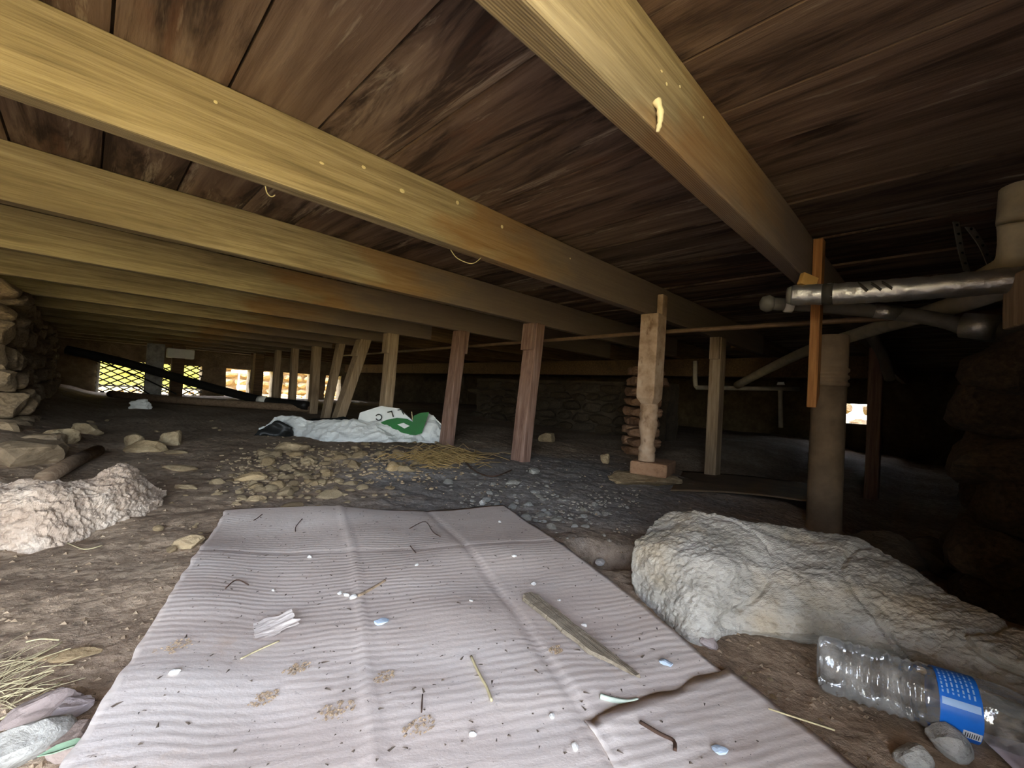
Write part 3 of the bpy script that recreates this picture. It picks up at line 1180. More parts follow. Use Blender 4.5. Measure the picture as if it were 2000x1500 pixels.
tag(o, 'tan wood block wedged on top of the stone pier at the right', 'block')
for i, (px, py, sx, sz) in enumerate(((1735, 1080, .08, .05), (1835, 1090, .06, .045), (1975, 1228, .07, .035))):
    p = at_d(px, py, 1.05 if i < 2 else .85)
    o = ob('dark_stone', rock_mesh('dark_stone', 300 + i, 'shaded_stone', 3, .15, 12, (sx, .09, sz), .05), loc=p, rot=(0, 0, -.6 + .3 * i))
    tag(o, ('brown stone lying in shadow behind the big boulder, left of its neighbour', 'brown stone in shadow at the foot of the stone pier', 'rounded brown stone at the right end of the big boulder')[i], 'stone')

# curled brown sheet on the floor behind the turned post
pts = [(1.62, .74), (1.92, .33), (2.75, .45), (2.45, 1.05)]
N = 14
V = []
for j in range(N + 1):
    for i in range(N + 1):
        u, v = i / N, j / N
        a = Vector(pts[0]).lerp(Vector(pts[1]), u)
        b = Vector(pts[3]).lerp(Vector(pts[2]), u)
        p = a.lerp(b, v)
        z = -.012 + .012 * math.sin(u * 3.1) + .02 * (1 - v) ** 3 - .03 * v + .004 * noise.noise(Vector((p.x * 4, p.y * 4, 2)))
        V.append((p.x, p.y, max(z, ground_z(p.x, p.y) + .004)))
for i in range(len(V)):
    pass
Fc = [(j * (N + 1) + i, j * (N + 1) + i + 1, (j + 1) * (N + 1) + i + 1, (j + 1) * (N + 1) + i) for j in range(N) for i in range(N)]
o = ob('floor_sheet', mesh('floor_sheet', V, Fc, 'sheet_brown', True))
md = o.modifiers.new('thickness', 'SOLIDIFY')
md.thickness = .004
tag(recentre(o), 'flat brown sheet lying on the floor behind the turned post', 'sheet')

# ------------------------------------------------------------------ cardboard
_bl, _br = at_z(440, 1000, .016), at_z(985, 988, .012)
_rn = at_z(1400, 1310, .012)
BL = Vector((_bl.x, _bl.y))
E1 = (Vector((_br.x, _br.y)) - BL).normalized()
E2 = Vector((E1.y, -E1.x))
CW, CL = (Vector((_br.x, _br.y)) - BL).length, 1.36


def card_z(u, v):
    x, y = BL + E1 * card_warp(u, v) + E2 * v
    z = (ground_z(x, y) + hollow(x, y)) * .75 + .017
    z += .020 * sm(.16, 0, u) * sm(.1, .5, v)                       # left side lifts off the dirt
    z += .008 * math.sin(u * 9) * sm(.25, 0, v)                     # wavy back edge
    z += .0012 * math.sin(v * 70 + 7 * noise.noise(Vector((u * 2.2, v * 2.2, 0)))) * sm(.45, .9, v) * (.5 + noise.noise(Vector((u * 4, v * 4, 6))))
    z += .003 * noise.noise(Vector((u * 7, v * 7, 4)))
    for c in (.255, .483):                                           # long fold lines
        z += (.003 if c < .4 else -.003) * math.exp(-((u - c - .01 * math.sin(v * 5)) / .006) ** 2)
    z += -.0018 * math.exp(-((v - .30 - .03 * u) / .006) ** 2)
    return z


def card_grid(name, u0, u1, v0, v1, nu, nv, dz=0.0, edge=None, thick=.004, parent=None):
    V = []
    for j in range(nv + 1):
        for i in range(nu + 1):
            u = u0 + (u1 - u0) * i / nu
            v = v0 + (v1 - v0) * j / nv
            zz = card_z(u, v) + dz
            uu, vv = u, v
            if edge:
                uu, vv, e = edge(u, v, i, j, nu, nv)
                zz += e
            V.append((card_warp(uu, vv), -vv, zz))
    n = nu + 1
    Fc = [(j * n + i, (j + 1) * n + i, (j + 1) * n + i + 1, j * n + i + 1) for j in range(nv) for i in range(nu)]
    me = mesh(name, V, Fc, 'cardboard', True)
    o = ob(name, me, parent)
    md = o.modifiers.new('thickness', 'SOLIDIFY')
    md.thickness = thick
    md.offset = -1
    return o


def card_warp(u, v):
    """The sheet is not quite square: its sides draw in and out along its length."""
    ul = .137 * v
    ur = CW + .04 * min(1, v / .6)
    return ul + (ur - ul) * u / CW


def card_unwarp(u, v):
    ul = .137 * v
    ur = CW + .04 * min(1, v / .6)
    return (u - ul) / (ur - ul) * CW


def on_sheet(p, pad=.01):
    d = Vector((p.x, p.y)) - BL
    v = d.dot(E2)
    return v > -pad and -pad < card_unwarp(d.dot(E1), v) < CW + pad


def card_edge(u, v, i, j, nu, nv):
    r = noise.noise(Vector((u * 30, v * 30, 2))) * .004
    if j == 0:
        v += .006 * math.sin(u * 8) + r
    if i == 0 or i == nu:
        u += r
    return u, v, 0


cb = card_grid('cardboard_sheet', 0, CW, 0, CL, 90, 170, 0, card_edge)
cb.location = (BL.x, BL.y, 0)
cb.rotation_euler = (0, 0, math.atan2(E1.y, E1.x))
tag(cb, 'large flattened grey-pink cardboard sheet spread over the dirt in front', 'cardboard')


def flap_edge(u, v, i, j, nu, nv):
    r = noise.noise(Vector((u * 22, v * 22, 8))) * .008
    e = 0
    if j == 0:
        v += .045 * (1 - i / nu) + r
    else:
        v += .045 * (1 - i / nu) * (1 - j / nv)
    e = .0012 * sm(.03, 0, j / nv * .4) + .0006
    if i == 0:
        u += r
    return u, v, e


fl = card_grid('torn_flap', .468, CW + .012, .775, CL, 24, 40, .0006, flap_edge, .0015, cb)


def on_card(px, py, dz=0.0):
    p = at_z(px, py, .02)
    for _ in range(4):
        d = Vector((p.x, p.y)) - BL
        v_ = d.dot(E2)
        p = at_z(px, py, card_z(card_unwarp(d.dot(E1), v_), v_))
    p.z += dz
    return p


# ------------------------------------------------------------------ big rocks
def ring(pts, z0=0.0):
    """Section of a boulder: (px, py, how much farther off than its foot), closed behind and below."""
    p0 = at_z(pts[0][0], pts[0][1], z0)
    dep = (p0 - Vector((0, 0, CZ))).dot(CF)
    P = [p0] + [at_d(a, b, dep + c) for a, b, c in pts[1:]]
    back = P[-1] + Vector((.707, .707, 0)) * .04
    b1 = Vector((back.x, back.y, P[-1].z * .5))
    b2 = Vector((back.x - .03, back.y - .03, -.03))
    f2 = p0 + Vector((.03, .03, -.035))
    return P + [b1, b2, f2]


def disp_boulder(p, n):
    c = Vector((p.x + p.y * .3, p.y, p.z * 1.4))
    d = .005 * noise.noise(c * 7 + Vector((3, 1, 2)))
    d += .0045 * noise.fractal(c * 22, .8, 2.1, 4)
    d += .0025 * noise.turbulence(p * 45, 3, True, noise_basis='PERLIN_ORIGINAL', amplitude_scale=.6, frequency_scale=2.2) + .0012 * noise.noise(p * 170)
    cr_ = abs(noise.noise(Vector((p.x * 5 + 2, p.y * 5, p.z * 12))))
    d -= .006 * max(0, .05 - cr_) / .05
    return d


rings = [ring([(1243, 1163, 0), (1234, 1110, .012), (1244, 1058, .03), (1275, 1030, .08), (1312, 998, .13)]),
         ring([(1290, 1207, 0), (1296, 1130, .015), (1310, 1068, .04), (1345, 1030, .10), (1375, 1003, .15)]),
         ring([(1362, 1257, 0), (1375, 1180, .02), (1400, 1100, .05), (1430, 1055, .11), (1470, 1022, .17)]),
         ring([(1440, 1232, 0), (1450, 1180, .01), (1490, 1110, .05), (1520, 1070, .10), (1565, 1036, .16)], .015),
         ring([(1560, 1240, 0), (1570, 1190, .01), (1600, 1130, .04), (1630, 1085, .09), (1665, 1053, .15)], .02),
         ring([(1680, 1248, 0), (1690, 1208, .01), (1710, 1160, .03), (1725, 1120, .07), (1745, 1088, .12)], .03),
         ring([(1800, 1275, 0), (1805, 1245, .01), (1815, 1210, .025), (1825, 1182, .05), (1838, 1155, .09)], .04),
         ring([(1930, 1330, 0), (1930, 1298, .01), (1930, 1262, .02), (1930, 1230, .05), (1930, 1200, .08)], .04),
         ring([(2080, 1390, 0), (2075, 1362, .01), (2065, 1330, .02), (2055, 1300, .04), (2045, 1270, .06)], .04)]
o = recentre(ob('boulder', loft_mesh('boulder', rings, 'boulder_stone', 300, 190, disp_boulder, False, .35)))
tag(o, 'big long grey-tan boulder lying beside the cardboard and water bottle', 'rock')


def disp_lime(p, n):
    c = Vector((p.x, p.y, p.z * 1.5))
    d = .010 * noise.fractal(c * 9 + Vector((8, 2, 5)), .8, 2.1, 3)
    d += .007 * noise.turbulence(c * 30, 4, True, noise_basis='PERLIN_ORIGINAL', amplitude_scale=.6, frequency_scale=2.2) - .004
    d -= .006 * max(0, noise.noise(c * 40 + Vector((2, 2, 9))) - .1)
    d += .0025 * noise.noise(p * 130)
    return d


rings = [ring([(-60, 1065, 0), (-72, 1010, .01), (-70, 965, .05), (-55, 945, .12)]),
         ring([(25, 1078, 0), (10, 1010, .02), (20, 962, .06), (50, 935, .13)]),
         ring([(90, 1072, 0), (85, 1000, .02), (85, 955, .06), (105, 938, .12)]),
         ring([(160, 1052, 0), (150, 990, .02), (150, 952, .06), (165, 935, .11)]),
         ring([(230, 1030, 0), (225, 970, .02), (225, 930, .06), (235, 908, .12)]),
         ring([(285, 1008, 0), (285, 975, .01), (275, 945, .04), (272, 925, .08)]),
         ring([(318, 990, 0), (318, 978, .005), (310, 968, .02), (300, 958, .04)])]
o = recentre(ob('limestone_chunk', loft_mesh('limestone_chunk', rings, 'limestone_pink', 250, 170, disp_lime, False, .45)))
tag(o, 'pitted pale pinkish limestone chunk at the left edge on the dirt', 'rock')

# ------------------------------------------------------------------ stones with a look of their own
def stone_at(name, px, py, dims, mat, label, seed, rot=0.0, lift=.35, tilt=0.0, sub=3, gpx=True, cat='stone'):
    p = gp(px, py) if gpx else on_card(px, py)
    o = ob(name, rock_mesh(name, seed, mat, sub, .18, 10, dims, .05))
    o.location = (p.x, p.y, p.z + dims[2] * lift)
    o.rotation_euler = (tilt, 0, rot)
    tag(o, label, cat)
    return o


stone_at('flat_stone', 280, 880, (.095, .07, .036), 'rubble_tan', 'large flat tan stone on the dirt near the left wall', 401, -.5)
stone_at('flat_stone', 335, 868, (.06, .05, .05), 'rubble_tan', 'tan stone leaning against the back of the large flat stone', 402, .6)
stone_at('flat_stone', 262, 872, (.04, .04, .045), 'rubble_tan', 'small tan stone propped behind the large flat stone', 403, .2)
stone_at('flat_stone', 345, 886, (.05, .03, .012), 'rubble_tan', 'thin tan stone flake just right of the large flat stone', 404, -.6)
stone_at('flat_stone', 350, 918, (.075, .028, .014), 'rubble_tan', 'elongated half-buried tan stone between limestone chunk and rubble', 405, -.75)
stone_at('flat_stone', 362, 954, (.036, .016, .010), 'rubble_tan', 'small slender tan stone lying above the cardboard corner', 406, -.8)
stone_at('round_stone', 370, 1066, (.027, .023, .016), 'rubble_tan', 'round brown-grey stone against the left edge of the cardboard', 407, .3)
stone_at('block_stone', 165, 846, (.08, .06, .045), 'rubble_tan', 'blocky tan stone on the dirt below the left wall', 408, .4)
stone_at('block_stone', 118, 862, (.06, .05, .04), 'rubble_tan', 'brown stone beside the foot of the left wall', 409, .1)
stone_at('wall_foot_stone', 35, 905, (.12, .09, .07), 'wall_stone', 'tumbled tan stone spilling from the foot of the left wall', 410, .5)
stone_at('wall_foot_stone', 75, 882, (.09, .07, .06), 'wall_stone', 'tumbled brown stone next to the left wall foot', 411, .2)
stone_at('wall_foot_stone', 5, 870, (.11, .10, .08), 'wall_stone', 'upper tumbled stone leaning on the left wall', 412, .3)
stone_at('flat_stone', 135, 1284, (.032, .013, .006), 'rubble_tan', 'flat yellow-tan stone flake on the dirt left of the cardboard', 413, -.35)
stone_at('corner_stone', 78, 1398, (.030, .016, .016), 'rubble_mauve', 'mauve-grey stone in the bottom left corner, upper of the cluster', 414, -.1)
stone_at('corner_stone', 133, 1398, (.020, .013, .014), 'rubble_mauve', 'smaller mauve stone touching the upper corner stone', 415, .2)
stone_at('corner_stone', 40, 1478, (.034, .024, .022), 'rubble_grey', 'largest smooth grey stone in the bottom left corner', 416, .3)
stone_at('corner_stone', 95, 1440, (.016, .013, .012), 'rubble_grey', 'small grey stone wedged between the bottom left corner stones', 417, .0)
stone_at('corner_stone', 150, 1455, (.022, .018, .014), 'rubble_mauve', 'brownish stone tucked under the left edge of the cardboard', 418, .6)
stone_at('clod', 1850, 1462, (.022, .020, .019), 'rubble_grey', 'crumbly grey clod in front of the water bottle', 419, .5)
stone_at('clod', 1782, 1494, (.020, .015, .016), 'rubble_grey', 'pale stone at the bottom right beside the crumbly clod', 420, -.4)
stone_at('clod', 1385, 1262, (.020, .014, .012), 'rubble_mauve', 'dusty clod wedged between cardboard and boulder', 421, .2)
stone_at('pale_pebble', 1172, 1100, (.016, .011, .007), 'chip_white', 'oval white pebble in the shadow near the boulder end', 422, .2)
stone_at('grey_stone', 1042, 925, (.035, .025, .022), 'rubble_grey', 'smooth grey stone on the grey dirt in front of the reddish post', 423, .3)
stone_at('grey_stone', 1003, 945, (.045, .03, .012), 'rubble_grey', 'low flat grey stone half sunk in the grey dirt', 424, .1)
stone_at('tilted_stone', 1182, 905, (.022, .03, .03), 'rubble_tan', 'small pointed tan stone standing left of the turned post', 425, .3, .8)
stone_at('tilted_stone', 1445, 945, (.05, .035, .03), 'wall_stone', 'brown stone on the sheet behind the turned post', 426, .5)
stone_at('white_chip', 372 + 570, 985, (.014, .010, .010), 'chip_white', 'white pointed chip at the back edge of the cardboard', 427, .3)
stone_at('bag_stone', 797, 848, (.05, .04, .04), 'rubble_tan', 'tan stone resting in the opening of the white bag', 428, .3, 1.0)
stone_at('rubble_slab', 575, 878, (.09, .065, .03), 'rubble_tan', 'broad tan slab of rubble below the white bag', 429, -.5)
stone_at('rubble_slab', 490, 938, (.05, .035, .022), 'rubble_tan', 'tan clod among the rubble left of the others', 430, -.3)
stone_at('rubble_slab', 657, 967, (.034, .010, .009), 'rubble_tan', 'long thin pale stone just behind the cardboard edge', 431, -.6)
stone_at('rubble_slab', 500, 978, (.026, .016, .012), 'rubble_tan', 'rounded pale stone above the back left cardboard corner', 432, -.2)
stone_at('rubble_slab', 765, 918, (.034, .025, .024), 'rubble_tan', 'pointed tan stone beside the straw heap', 433, .2)
stone_at('shadow_stone', 1425, 1230, (.010, .009, .008), 'rubble_mauve', 'small brown pebble under the boulder overhang', 434, .2)

# loose rubble, copied from a handful of shapes
RB = {m_: [rock_mesh('rubble_stone', 500 + 20 * a + i, m_, 2, .2, 9, (1, .75, .5), .05) for i in range(7)] for a, m_ in enumerate(('rubble_tan', 'rubble_grey'))}
rnd = random.Random(11)


def scatter(n, region, mat, smin, smax, label, group, name='rubble_stone', pw=2.0):
    k = 0
    tries = 0
    while k < n and tries < n * 30:
        tries += 1
        px, py = region()
        p = gp(px, py)
        if on_sheet(p, .02):
            continue
        s = smin + (smax - smin) * rnd.random() ** pw
        o = ob(name, RB[mat][rnd.randrange(7)])
        o.location = (p.x, p.y, p.z + s * .12)
        o.scale = (s, s, s * rnd.uniform(.7, 1.2))
        o.rotation_euler = (rnd.uniform(-.3, .3), rnd.uniform(-.3, .3), rnd.uniform(0, 6.3))
        tag(o, label, 'stone', group)
        k += 1


def band(x0, y0, x1, y1, half):
    def f():
        t_ = rnd.random()
        return x0 + (x1 - x0) * t_ + rnd.gauss(0, 10), y0 + (y1 - y0) * t_ + rnd.gauss(0, half)
    return f


scatter(112, band(500, 905, 830, 895, 20), 'rubble_tan', .012, .045, 'tan rubble stone in the loose heap in front of the white bag', 'tan rubble heap before the bag')
scatter(60, band(420, 950, 700, 950, 18), 'rubble_tan', .010, .035, 'tan rubble stone scattered just behind the cardboard sheet', 'rubble behind the cardboard')
scatter(16, band(820, 880, 880, 862, 6), 'rubble_tan', .010, .03, 'pale crumb of stone between the bag end and the brown post', 'crumbs by the brown post')
scatter(42, band(880, 960, 1130, 1010, 22), 'rubble_grey', .008, .022, 'grey pebble on the grey dirt between the cardboard and turned post', 'grey pebbles on the ash')
scatter(30, band(1020, 1010, 1240, 1000, 18), 'rubble_grey', .006, .020, 'grey pebble beside the back right corner of the cardboard', 'grey pebbles by the cardboard corner')
scatter(18, band(240, 960, 400, 1060, 40), 'rubble_tan', .004, .014, 'small tan pebble on brown dirt left of the cardboard', 'pebbles left of the cardboard')
scatter(14, band(120, 850, 480, 840, 18), 'rubble_tan', .010, .03, 'brown pebble on the dirt in front of the ground pipes', 'pebbles before the ground pipes')
scatter(8, band(1380, 1290, 1600, 1400, 15), 'rubble_tan', .003, .008, 'small pebble on the dirt between cardboard and bottle', 'pebbles by the bottle')

# fine grit nobody could count
V, Fc = [], []
rnd2 = random.Random(12)
base_v = [(1, 0, 0), (-.7, .6, 0), (-.6, -.7, 0), (0, 0, .8)]
base_f = [(0, 1, 3), (1, 2, 3), (2, 0, 3)]
for _ in range(3600):
    px = rnd2.uniform(-60, 1750)
    py = rnd2.uniform(865, 1520)
    p = gp(px, py)
    if on_sheet(p, .005):
        continue
    if p.x > 2.2:
        continue
    s = (.0007 + .0030 * rnd2.random() ** 3) * (1 + .6 * p.length)
    a = rnd2.uniform(0, 6.3)
    n = len(V)
    V += [(p.x + s * (x * math.cos(a) - y * math.sin(a)), p.y + s * (x * math.sin(a) + y * math.cos(a)), p.z + .002 + s * z_ * .8) for x, y, z_ in base_v]
    Fc += [tuple(i + n for i in q) for q in base_f]
o = ob('grit', mesh('grit', V, Fc, 'grit_mix'))
tag(o, 'fine loose grit strewn over the dirt floor', 'grit', kind='stuff')

# smaller crumbs of the rubble heap
V, Fc = [], []
pm = [RB['rubble_tan'][i] for i in range(7)]
small = []
for me_ in pm[:3]:
    bm = bmesh.new()
    bmesh.ops.create_icosphere(bm, subdivisions=1, radius=1)
    q_ = [v.co * (1 + .3 * noise.noise(v.co * 1.5 + Vector((len(small) * 5, 0, 0)))) for v in bm.verts]
    for i, v in enumerate(bm.verts):
        v.index = i
    small.append((q_, [tuple(v.index for v in f.verts) for f in bm.faces]))
    bm.free()
for _ in range(1500):
    if rnd2.random() < .7:
        t_ = rnd2.random()
        px, py = 450 + 440 * t_ + rnd2.gauss(0, 25), 925 - 30 * t_ + rnd2.gauss(0, 26)
    else:
        continue
    p = gp(px, py)
    if on_sheet(p, .008):
        continue
    s = rnd2.uniform(.003, .011)
    a = rnd2.uniform(0, 6.3)
    q_, f_ = small[rnd2.randrange(3)]
    n = len(V)
    V += [(p.x + s * (v.x * math.cos(a) - v.y * .7 * math.sin(a)), p.y + s * (v.x * math.sin(a) + v.y * .7 * math.cos(a)), p.z + s * (.2 + v.z * .55)) for v in q_]
    Fc += [tuple(i + n for i in q) for q in f_]
o = ob('fine_rubble', mesh('fine_rubble', V, Fc, 'rubble_mix'))
tag(o, 'fine crumbly rubble between the larger loose stones', 'rubble', kind='stuff')

V, Fc = [], []
for _ in range(420):
    p = gp(rnd2.uniform(900, 1250), rnd2.gauss(985, 32))
    if on_sheet(p, .008):
        continue
    s = rnd2.uniform(.002, .008)
    a = rnd2.uniform(0, 6.3)
    q_, f_ = small[rnd2.randrange(3)]
    n = len(V)
    V += [(p.x + s * (v.x * math.cos(a) - v.y * .7 * math.sin(a)), p.y + s * (v.x * math.sin(a) + v.y * .7 * math.cos(a)), p.z + s * (.2 + v.z * .55)) for v in q_]
    Fc += [tuple(i + n for i in q) for q in f_]
o = ob('fine_gravel', mesh('fine_gravel', V, Fc, 'gravel_grey'))
tag(o, 'fine grey gravel on the grey dirt near the back right cardboard corner', 'gravel', kind='stuff')

# ------------------------------------------------------------------ bits lying on the cardboard
def on_thing(o, px, py, lift):
    p = on_card(px, py)
    o.location = (p.x, p.y, p.z + lift)


# weathered splinter
a, b = on_card(1030, 1168), on_card(1238, 1335)
L = (b - a).length
bm = bmesh.new()
N = 70
rows = []
for i in range(N + 1):
    t_ = i / N
    w1 = .014 * (1 - .2 * t_) + .0018 * noise.noise(Vector((t_ * 9, 1, 0))) + .0010 * noise.noise(Vector((t_ * 45, 1, 0)))
    w2 = .016 * (1 - .15 * t_) + .0018 * noise.noise(Vector((t_ * 9, 7, 0))) + .0012 * noise.noise(Vector((t_ * 50, 7, 0)))
    if t_ > .72:
        w2 = w2 - (t_ - .72) / .28 * .023
    if t_ < .04:
        w1 *= .6
        w2 *= .6
    h_ = .0050 + .0012 * noise.noise(Vector((t_ * 12, 3, 0))) + .0003 * noise.noise(Vector((t_ * 40, 3, 0)))
    x_ = L * t_
    rows.append([bm.verts.new((x_, w1, .0)), bm.verts.new((x_, w1 * .8, h_)), bm.verts.new((x_, .002, h_ + .0006 * noise.noise(Vector((t_ * 30, 11, 0))))), bm.verts.new((x_, -w2 * .85, h_ * .9)), bm.verts.new((x_, -w2, 0))])
for r1, r2 in zip(rows, rows[1:]):
    for j in range(5):
        bm.faces.new((r1[j], r2[j], r2[(j + 1) % 5], r1[(j + 1) % 5]))
bm.faces.new(rows[0])
bm.faces.new(rows[-1][::-1])
bmesh.ops.recalc_face_normals(bm, faces=bm.faces)
me = bpy.data.meshes.new('wood_splinter')
bm.to_mesh(me)
bm.free()
me.materials.append(MT['splinter_wood'])
o = ob('wood_splinter', me, loc=a + Vector((0, 0, .0035)), rot=(0, -math.asin((b.z - a.z) / L), math.atan2(b.y - a.y, b.x - a.x)))
tag(o, 'long weathered wood splinter lying diagonally on the cardboard', 'wood splinter')


def rod(name, pix, r, mat, label, cat, lift=.002):
    pts = [on_card(a_, b_, lift) for a_, b_ in pix]
    return fibre(name, smooth_path(pts, 5), r, mat, label, cat)


rod('twig', [(1250, 1414), (1290, 1438), (1316, 1452), (1318, 1470)], .0018, 'twig_dark', 'dark reddish twig with a bent tip on the torn cardboard flap', 'twig')
rod('straw', [(920, 1285), (936, 1320), (950, 1345), (960, 1372)], .0016, 'straw_pale', 'pale bent straw lying near the middle of the cardboard', 'straw')
rod('leaf', [(1172, 1362), (1200, 1370), (1228, 1374), (1245, 1370)], .0032, 'leaf_pale', 'pale dried willow leaf below the wood splinter', 'leaf', .001)
rod('twig', [(495, 1018), (502, 1014), (512, 1006)], .0009, 'twig_dark', 'tiny dark twig at the back left of the cardboard', 'twig')
rod('twig', [(577, 1040), (578, 1030), (590, 1015)], .0009, 'twig_dark', 'tiny forked dark twig near the back edge of the cardboard', 'twig')
rod('twig', [(800, 1034), (830, 1020), (845, 1040), (860, 1050)], .0009, 'twig_dark', 'bent hair-thin dark twig at the back right of the cardboard', 'twig')
rod('twig', [(801, 1068), (812, 1082)], .0010, 'twig_dark', 'short dark twig at the back centre of the cardboard', 'twig')
rod('twig', [(440, 1152), (462, 1135), (485, 1145)], .0009, 'twig_dark', 'hooked thin dark twig on the left half of the cardboard', 'twig')
rod('twig', [(825, 1360), (823, 1395)], .0007, 'twig_dark', 'hair-thin upright twig near the front centre crumbs', 'twig')
rod('straw', [(1630, 1438), (1560, 1415), (1500, 1395)], .0009, 'straw_pale', 'thin pale straw running along the dirt by the flap', 'straw', .006)
rod('leaf_strip', [(700, 1165), (728, 1150), (752, 1135)], .0022, 'crumb_tan', 'brown curled leaf strip beside the row of white pebbles', 'leaf', .001)
rod('straw', [(470, 1290), (500, 1275), (545, 1255)], .0009, 'straw_pale', 'pale straw below the torn patch of the cardboard', 'straw')

chips = [(745, 1217, .011, 'chip_blue', 'pale blue paint chip left of centre on the cardboard'),
         (1300, 1297, .010, 'chip_blue', 'pale blue paint chip near the right cardboard edge'),
         (1405, 1468, .008, 'chip_blue', 'pale blue paint chip on the torn flap in front'),
         (663, 1160, .006, 'chip_white', 'first white pebble in the little row on the cardboard'),
         (676, 1164, .006, 'chip_white', 'middle white pebble in the little row on the cardboard'),
         (690, 1168, .007, 'chip_white', 'last and largest white pebble in the little row'),
         (605, 1089, .006, 'chip_white', 'white stone chip on the back left cardboard panel'),
         (1004, 1087, .006, 'chip_white', 'white stone chip at back right above the splinter'),
         (1042, 1142, .007, 'chip_white', 'flat white chip just above the splinter tip'),
         (920, 1174, .004, 'chip_white', 'small white chip left of the splinter tip'),
         (813, 1104, .005, 'chip_white', 'white chip near the back centre fold'),
         (1141, 1222, .005, 'chip_white', 'white chip right beside the upper splinter'),
         (1092, 1173, .004, 'chip_white', 'small white chip between splinter and boulder'),
         (1123, 1461, .005, 'chip_white', 'round cream seed in front near the fold crossing'),
         (923, 1436, .004, 'chip_white', 'small white chip near the bottom edge of the frame'),
         (1078, 1400, .004, 'chip_white', 'small white chip left of the pale willow leaf'),
         (533, 1154, .003, 'chip_white', 'tiny white chip on the left cardboard panel'),
         (342, 1315, .006, 'chip_white', 'white flake near the left edge of the cardboard'),
         (975, 1020, .006, 'chip_white', 'flat white chip close to the back right corner')]
for i, (px, py, s, mt, lb) in enumerate(chips):
    o = ob('paint_chip' if mt == 'chip_blue' else 'white_chip', rock_mesh('chip', 700 + i, mt, 2, .25, 8, (s, s * .75, s * (.22 if mt == 'chip_blue' else .5)), .06))
    on_thing(o, px, py, s * .25)
    o.rotation_euler = (0, 0, i * 1.3)
    tag(o, lb, 'chip')
crumbs = [(655, 1390, .016, 'tan crumbly patch of dirt at front centre of the cardboard'),
          (750, 1323, .011, 'tan crumb patch right of the long fold'),
          (580, 1307, .012, 'brown crumb patch left of the long fold'),
          (340, 1264, .016, 'tan dusty patch near the left cardboard edge'),
          (820, 1420, .014, 'crumbled flakes near the bottom centre of the cardboard'),
          (1086, 1270, .009, 'tan crumb patch left of the splinter middle'),
          (515, 1365, .012, 'brown scrape of dirt on the left front of the cardboard')]
for i, (px, py, s, lb) in enumerate(crumbs):
    r3 = random.Random(i + 40)
    V, Fc = [], []
    for _ in range(60):
        a_ = r3.uniform(0, 6.3)
        rr = s * math.sqrt(r3.random())
        cx, cy, q_ = rr * math.cos(a_) * 1.2, rr * math.sin(a_) * .8, r3.uniform(.0008, .0024)
        n = len(V)
        V += [(cx + q_ * x_, cy + q_ * y_, q_ * z_ * .9) for x_, y_, z_ in base_v]
        Fc += [tuple(k + n for k in q) for q in base_f]
    o = ob('crumb_patch', mesh('crumb_patch', V, Fc, 'crumb_tan'))
    on_thing(o, px, py, .0005)
    tag(o, lb, 'crumbs', kind='stuff')
# torn, peeled patch of the top paper
bm = bmesh.new()
N = 16
rows = []
for j in range(N + 1):
    row = []
    for i in range(N + 1):
        u, v = i / N - .5, j / N - .5
        e = 1 - min(1, (u * u * 4 + v * v * 4))
        x_ = u * .075 * (1 + .3 * noise.noise(Vector((v * 5, 2, 1))))
        y_ = v * .045 * (1 + .3 * noise.noise(Vector((u * 5, 7, 1))))
        z_ = .0006 + .010 * max(0, u + .1) ** 2 * 2 + .0008 * noise.noise(Vector((u * 9, v * 9, 3)))
        row.append(bm.verts.new((x_, y_, max(.0006, z_))))
    rows.append(row)
for j in range(N):
    for i in range(N):
        bm.faces.new((rows[j][i], rows[j][i + 1], rows[j + 1][i + 1], rows[j + 1][i]))
me = bpy.data.meshes.new('peeled_paper')
bm.to_mesh(me)
bm.free()
me.materials.append(MT['cardboard'])
o = ob('peeled_paper', me, cb)
p = on_card(512, 1232)
d = Vector((p.x, p.y)) - BL
o.location = (d.dot(E1), -d.dot(E2), p.z + .001)
o.rotation_euler = (0, 0, .35)
o['label'] = 'torn lifted flake of the top paper'
# dark specks and dust
V, Fc = [], []
rnd2 = random.Random(15)
for _ in range(1900):
    u, v = rnd2.uniform(.01, CW - .01), rnd2.uniform(.02, CL - .2)
    x_, y_ = BL + E1 * card_warp(u, v) + E2 * v
    s = .0005 + .0018 * rnd2.random() ** 2
    a_ = rnd2.uniform(0, 6.3)
    n = len(V)
    st = rnd2.choice((1, 1, 2.5))
    V += [(x_ + s * (st * bx_ * math.cos(a_) - by_ * math.sin(a_)), y_ + s * (st * bx_ * math.sin(a_) + by_ * math.cos(a_)), card_z(u, v) + .0003 + s * bz_ * .7) for bx_, by_, bz_ in base_v]
    Fc += [tuple(k + n for k in q) for q in base_f]
o = ob('dust_specks', mesh('dust_specks', V, Fc, 'speck_dark'))
tag(o, 'dark dust specks and crumbs sprinkled over the cardboard', 'dust', kind='stuff')

